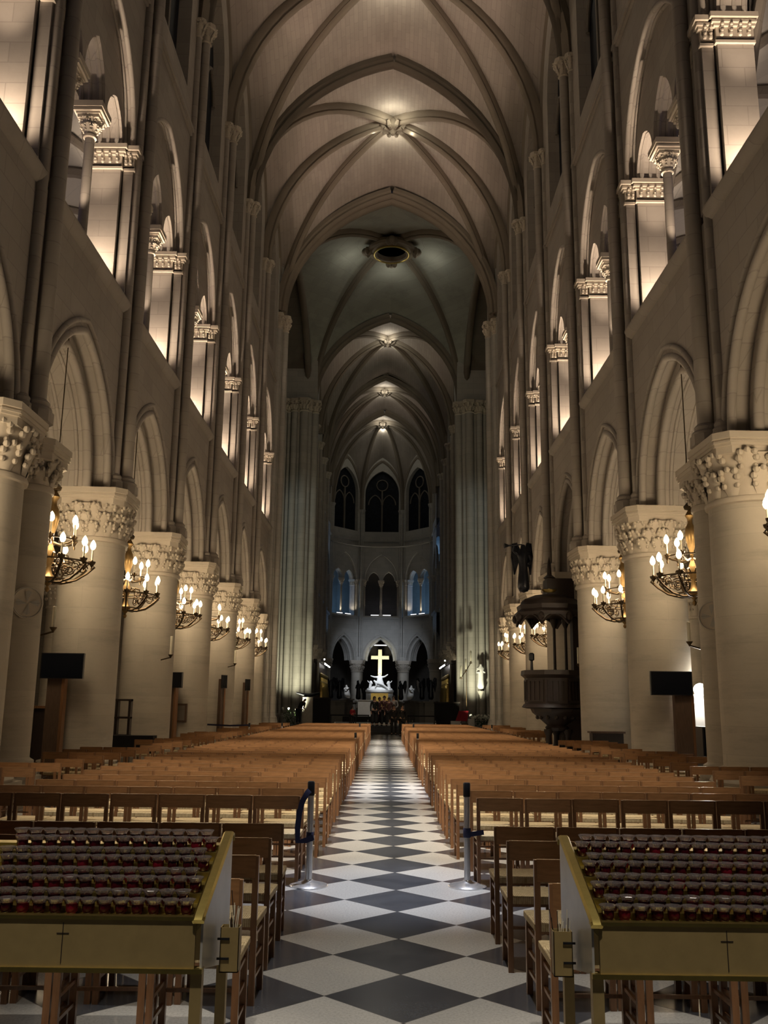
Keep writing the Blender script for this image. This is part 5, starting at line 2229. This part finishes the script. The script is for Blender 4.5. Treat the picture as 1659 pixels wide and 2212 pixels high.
# gallery uplights at the foot of each jamb
for s in (-1, 1):
    for i in range(0, 7):
        y0, y1 = YC[s][i], YC[s][i + 1]
        x = XW[s] + s * .62
        lamp('SPOT', (x + s * .1, y1 - 1.15, ZSILL + .34), 330, AMBER, 'gallery uplight', .2, (x + s * .3, y1 - .45, ZSILL + 2.2), 140, 1)
        lamp('SPOT', (x + s * .1, y0 + 1.0, ZSILL + .34), 90, AMBER, 'gallery uplight', .25, (x + s * .35, y0 + 1.35, ZSILL + 3.2), 95, .7)
        lamp('SPOT', (XW[s] + s * .42, y1 - 1.6, ZSILL + .36), 950, AMBER, 'gallery arch uplight', .05, (XW[s] + s * 1.0, y1 - 1.1, ZSILL + 6), 40, .5)
        lamp('SPOT', (XW[s] + s * .42, (y0 + y1) / 2, ZSILL + .36), 330, AMBER, 'gallery arch uplight', .05, (XW[s] + s * 1.0, (y0 + y1) / 2 + 1.0, ZSILL + 6), 38, .4)
        lamp('POINT', (XW[s] + s * 4.3, (y0 + y1) / 2, 12.4), 15, (.50, .50, 1), 'gallery night light', .5)
# vault lamps round the bosses
for k, p in enumerate(bosses):
    for dx, dy, e in ((0, 1.1, 52), (0, -1.1, 52), (1.0, 0, 22), (-1.0, 0, 22)):
        lamp('POINT', (p.x + dx, p.y + dy, p.z - .45), e, (1, .93, .72), 'boss lamp', .15)
for dx, dy in ((2.5, .7), (-2.5, .7), (0, 2.4)):
    lamp('POINT', (cb[0] + dx, cb[1] + dy, zb - 1.5), 24, (1, .97, .8), 'crossing lamp', .2)
for k, p in enumerate(bosses_c):
    for dy in (1.0, -1.0):
        lamp('POINT', (p.x, p.y + dy, p.z - .4), 45, (1, .95, .8), 'choir boss lamp', .15)
# soft warm wash on the vaults from the clerestory ledges
for a, b in ((1, 3), (3, 5), (5, 7)):
    y = (YC[-1][a] + YC[1][b]) / 2
    for s in (-1, 1):
        lamp('SPOT', (AX + s * 5.4, y, 20.6), 620, (1, .70, .56), 'vault wash', .3, (AX - s * 1.2, y, 31), 62, .4)
for y in (70, 84):
    for s in (-1, 1):
        lamp('SPOT', (cx(y) + s * 4.6, y, 20.6), 170, (1, .72, .58), 'choir vault wash', .3, (cx(y) - s * 1, y, 31), 62, .4)
# downlights over the seating and the aisle
for s in (-1, 1):
    for y in (12.5, 20, 28, 36, 43):
        lamp('SPOT', (AX + s * 2.8, y - 9, 22), 23000, (1, .90, .76), 'seat downlight', .25, (s * 1.75, y + .5, 0), 20, 1.0)
lamp('SPOT', (.1, 5.6, 23), 7000, (1, .95, .87), 'aisle downlight', .2, (.1, 5.6, 0), 12, 1)  # added to brighten the near tiles, no fixture seen there
lamp('SPOT', (.1, 10.2, 23), 24000, COOL, 'aisle downlight', .2, (.1, 9.0, 0), 9, .9)
lamp('SPOT', (.1, 21, 23), 25000, COOL, 'aisle downlight', .2, (.1, 19, 0), 13, 1)
lamp('SPOT', (.1, 33, 23), 6000, COOL, 'aisle downlight', .2, (.1, 36, 0), 24, .9)
# added unseen spots behind the viewer that brighten the candle racks
for s in (-1, 1):
    lamp('SPOT', (s * 1.6, -1.5, 16), 6500, (1, .90, .76), 'rack fill', .3, (s * 1.35, 3.6, .8), 13, .9)
# crossing piers: floods from below and from the transepts
for s in (-1, 1):
    lamp('SPOT', (AX + s * 5.6, 59.4, .9), 1500, (1, .95, .66), 'pier uplight', .15, (AX + s * 6.0, 63.2, 6), 75, .7)
    lamp('SPOT', (AX + s * 8.2, 54, 16), 300, (.72, .83, .80), 'pier flood', .3, (AX + s * 5.8, 63.2, 13), 60, .8)
# choir: cool floods on the apse, bright light on altar and cross
for s in (-1, 1):
    lamp('SPOT', (A0 + s * 4.6, 88.5, 9.6), 900, (.76, .85, 1), 'apse flood', .3, (A0 - s * .6, 99, 6.0), 62, 1)
lamp('SPOT', (A0, 86, 13), 5600, (.92, .96, 1), 'altar spot', .15, (A0, 95, 4.1), 15, .6)
lamp('SPOT', (A0, 84, 3), 4200, (1, .96, .76), 'cross spot', .15, (A0, 95.8, 6.0), 14, .5)
lamp('SPOT', (A0 - 3.2, 88, 9), 900, (.95, .97, 1), 'statue spot', .1, (A0 - 3.25, 92, 3), 14, .5)
lamp('SPOT', (A0 + 3.2, 88, 9), 500, (.9, .95, 1), 'statue spot', .1, (A0 + 3.1, 92, 3), 14, .5)
lamp('SPOT', (-1.4, 62, 9), 500, WHITE, 'modern altar spot', .1, (-1.45, 68, 1.7), 14, .5)
for s in (-1, 1):
    lamp('SPOT', (cx(70) + s * 3.4, 66, 4.6), 260, (1, .85, .6), 'relief spot', .1, (cx(70) + s * 4.7, 71, 2.6), 80, .6)
# gallery behind the apse: blue in the outer bays, faint in the middle
for x, y, e, c in ((A0 - 7.2, 100.8, 420, BLUE), (A0 + 7.2, 100.8, 640, BLUE), (A0, 103.2, 8, (.6, .7, 1))):
    lamp('POINT', (x, y, 12.2), e, c, 'apse gallery lamp', .3)
for i in range(1, 4):
    p, q = apv[i], apv[i + 1]
    for f in (.32, .68):
        x, y = p[0] + (q[0] - p[0]) * f, p[1] + (q[1] - p[1]) * f
        lamp('SPOT', (x, y + .55, ZSILL + .4), 60, (1, .9, .7), 'apse gallery uplight', .05, (x, y + .55, 16), 120, .6)
lamp('SPOT', (1.5, 47, 21), 2200, (1, .92, .82), 'people fill', .2, (0, 57.4, 1.3), 13, .7)  # added unseen spot that brightens the people at the crossing
lamp('POINT', (7.32, 21.3, 2.1), 22, WHITE, 'standing lamp glow', .13)
# faint general light of the big room
w = bpy.data.worlds.new('night')
w.use_nodes = True
w.node_tree.nodes['Background'].inputs[0].default_value = (.5, .55, .75, 1)
w.node_tree.nodes['Background'].inputs[1].default_value = .012
S.world = w

# ---------------------------------------------------------------- camera
F_PX = 1985.0
VPX, VPY, ROLL = 833.0, 1525.0, .0108
d = V(((VPX - 829.5) / F_PX, -(VPY - 1106) / F_PX, -1)).normalized()      # the nave's direction seen by the camera
c_ = (d.x - ROLL * d.y) / (-d.z)
X = V((1, -ROLL, c_)).normalized()
Z = X.cross(d)
R = Matrix((X, d, Z))                                                     # camera -> world
cam = bpy.data.cameras.new('camera')
cam.sensor_fit = 'HORIZONTAL'
cam.sensor_width = 36
cam.lens = 36 * F_PX / 1659
cam.clip_end = 400
co = bpy.data.objects.new('camera', cam)
COL.objects.link(co)
co.matrix_world = Matrix.Translation((0, 0, EYE)) @ R.to_4x4()
S.camera = co
S.view_settings.view_transform = 'Standard'
S.view_settings.look = 'None'
S.view_settings.gamma = 1
S.view_settings.use_curve_mapping = False
S.view_settings.exposure = 0
S.cycles.max_bounces = 5
S.cycles.diffuse_bounces = 3
S.cycles.glossy_bounces = 3
S.cycles.transmission_bounces = 4
S.cycles.sample_clamp_indirect = 4
S.cycles.use_denoising = True
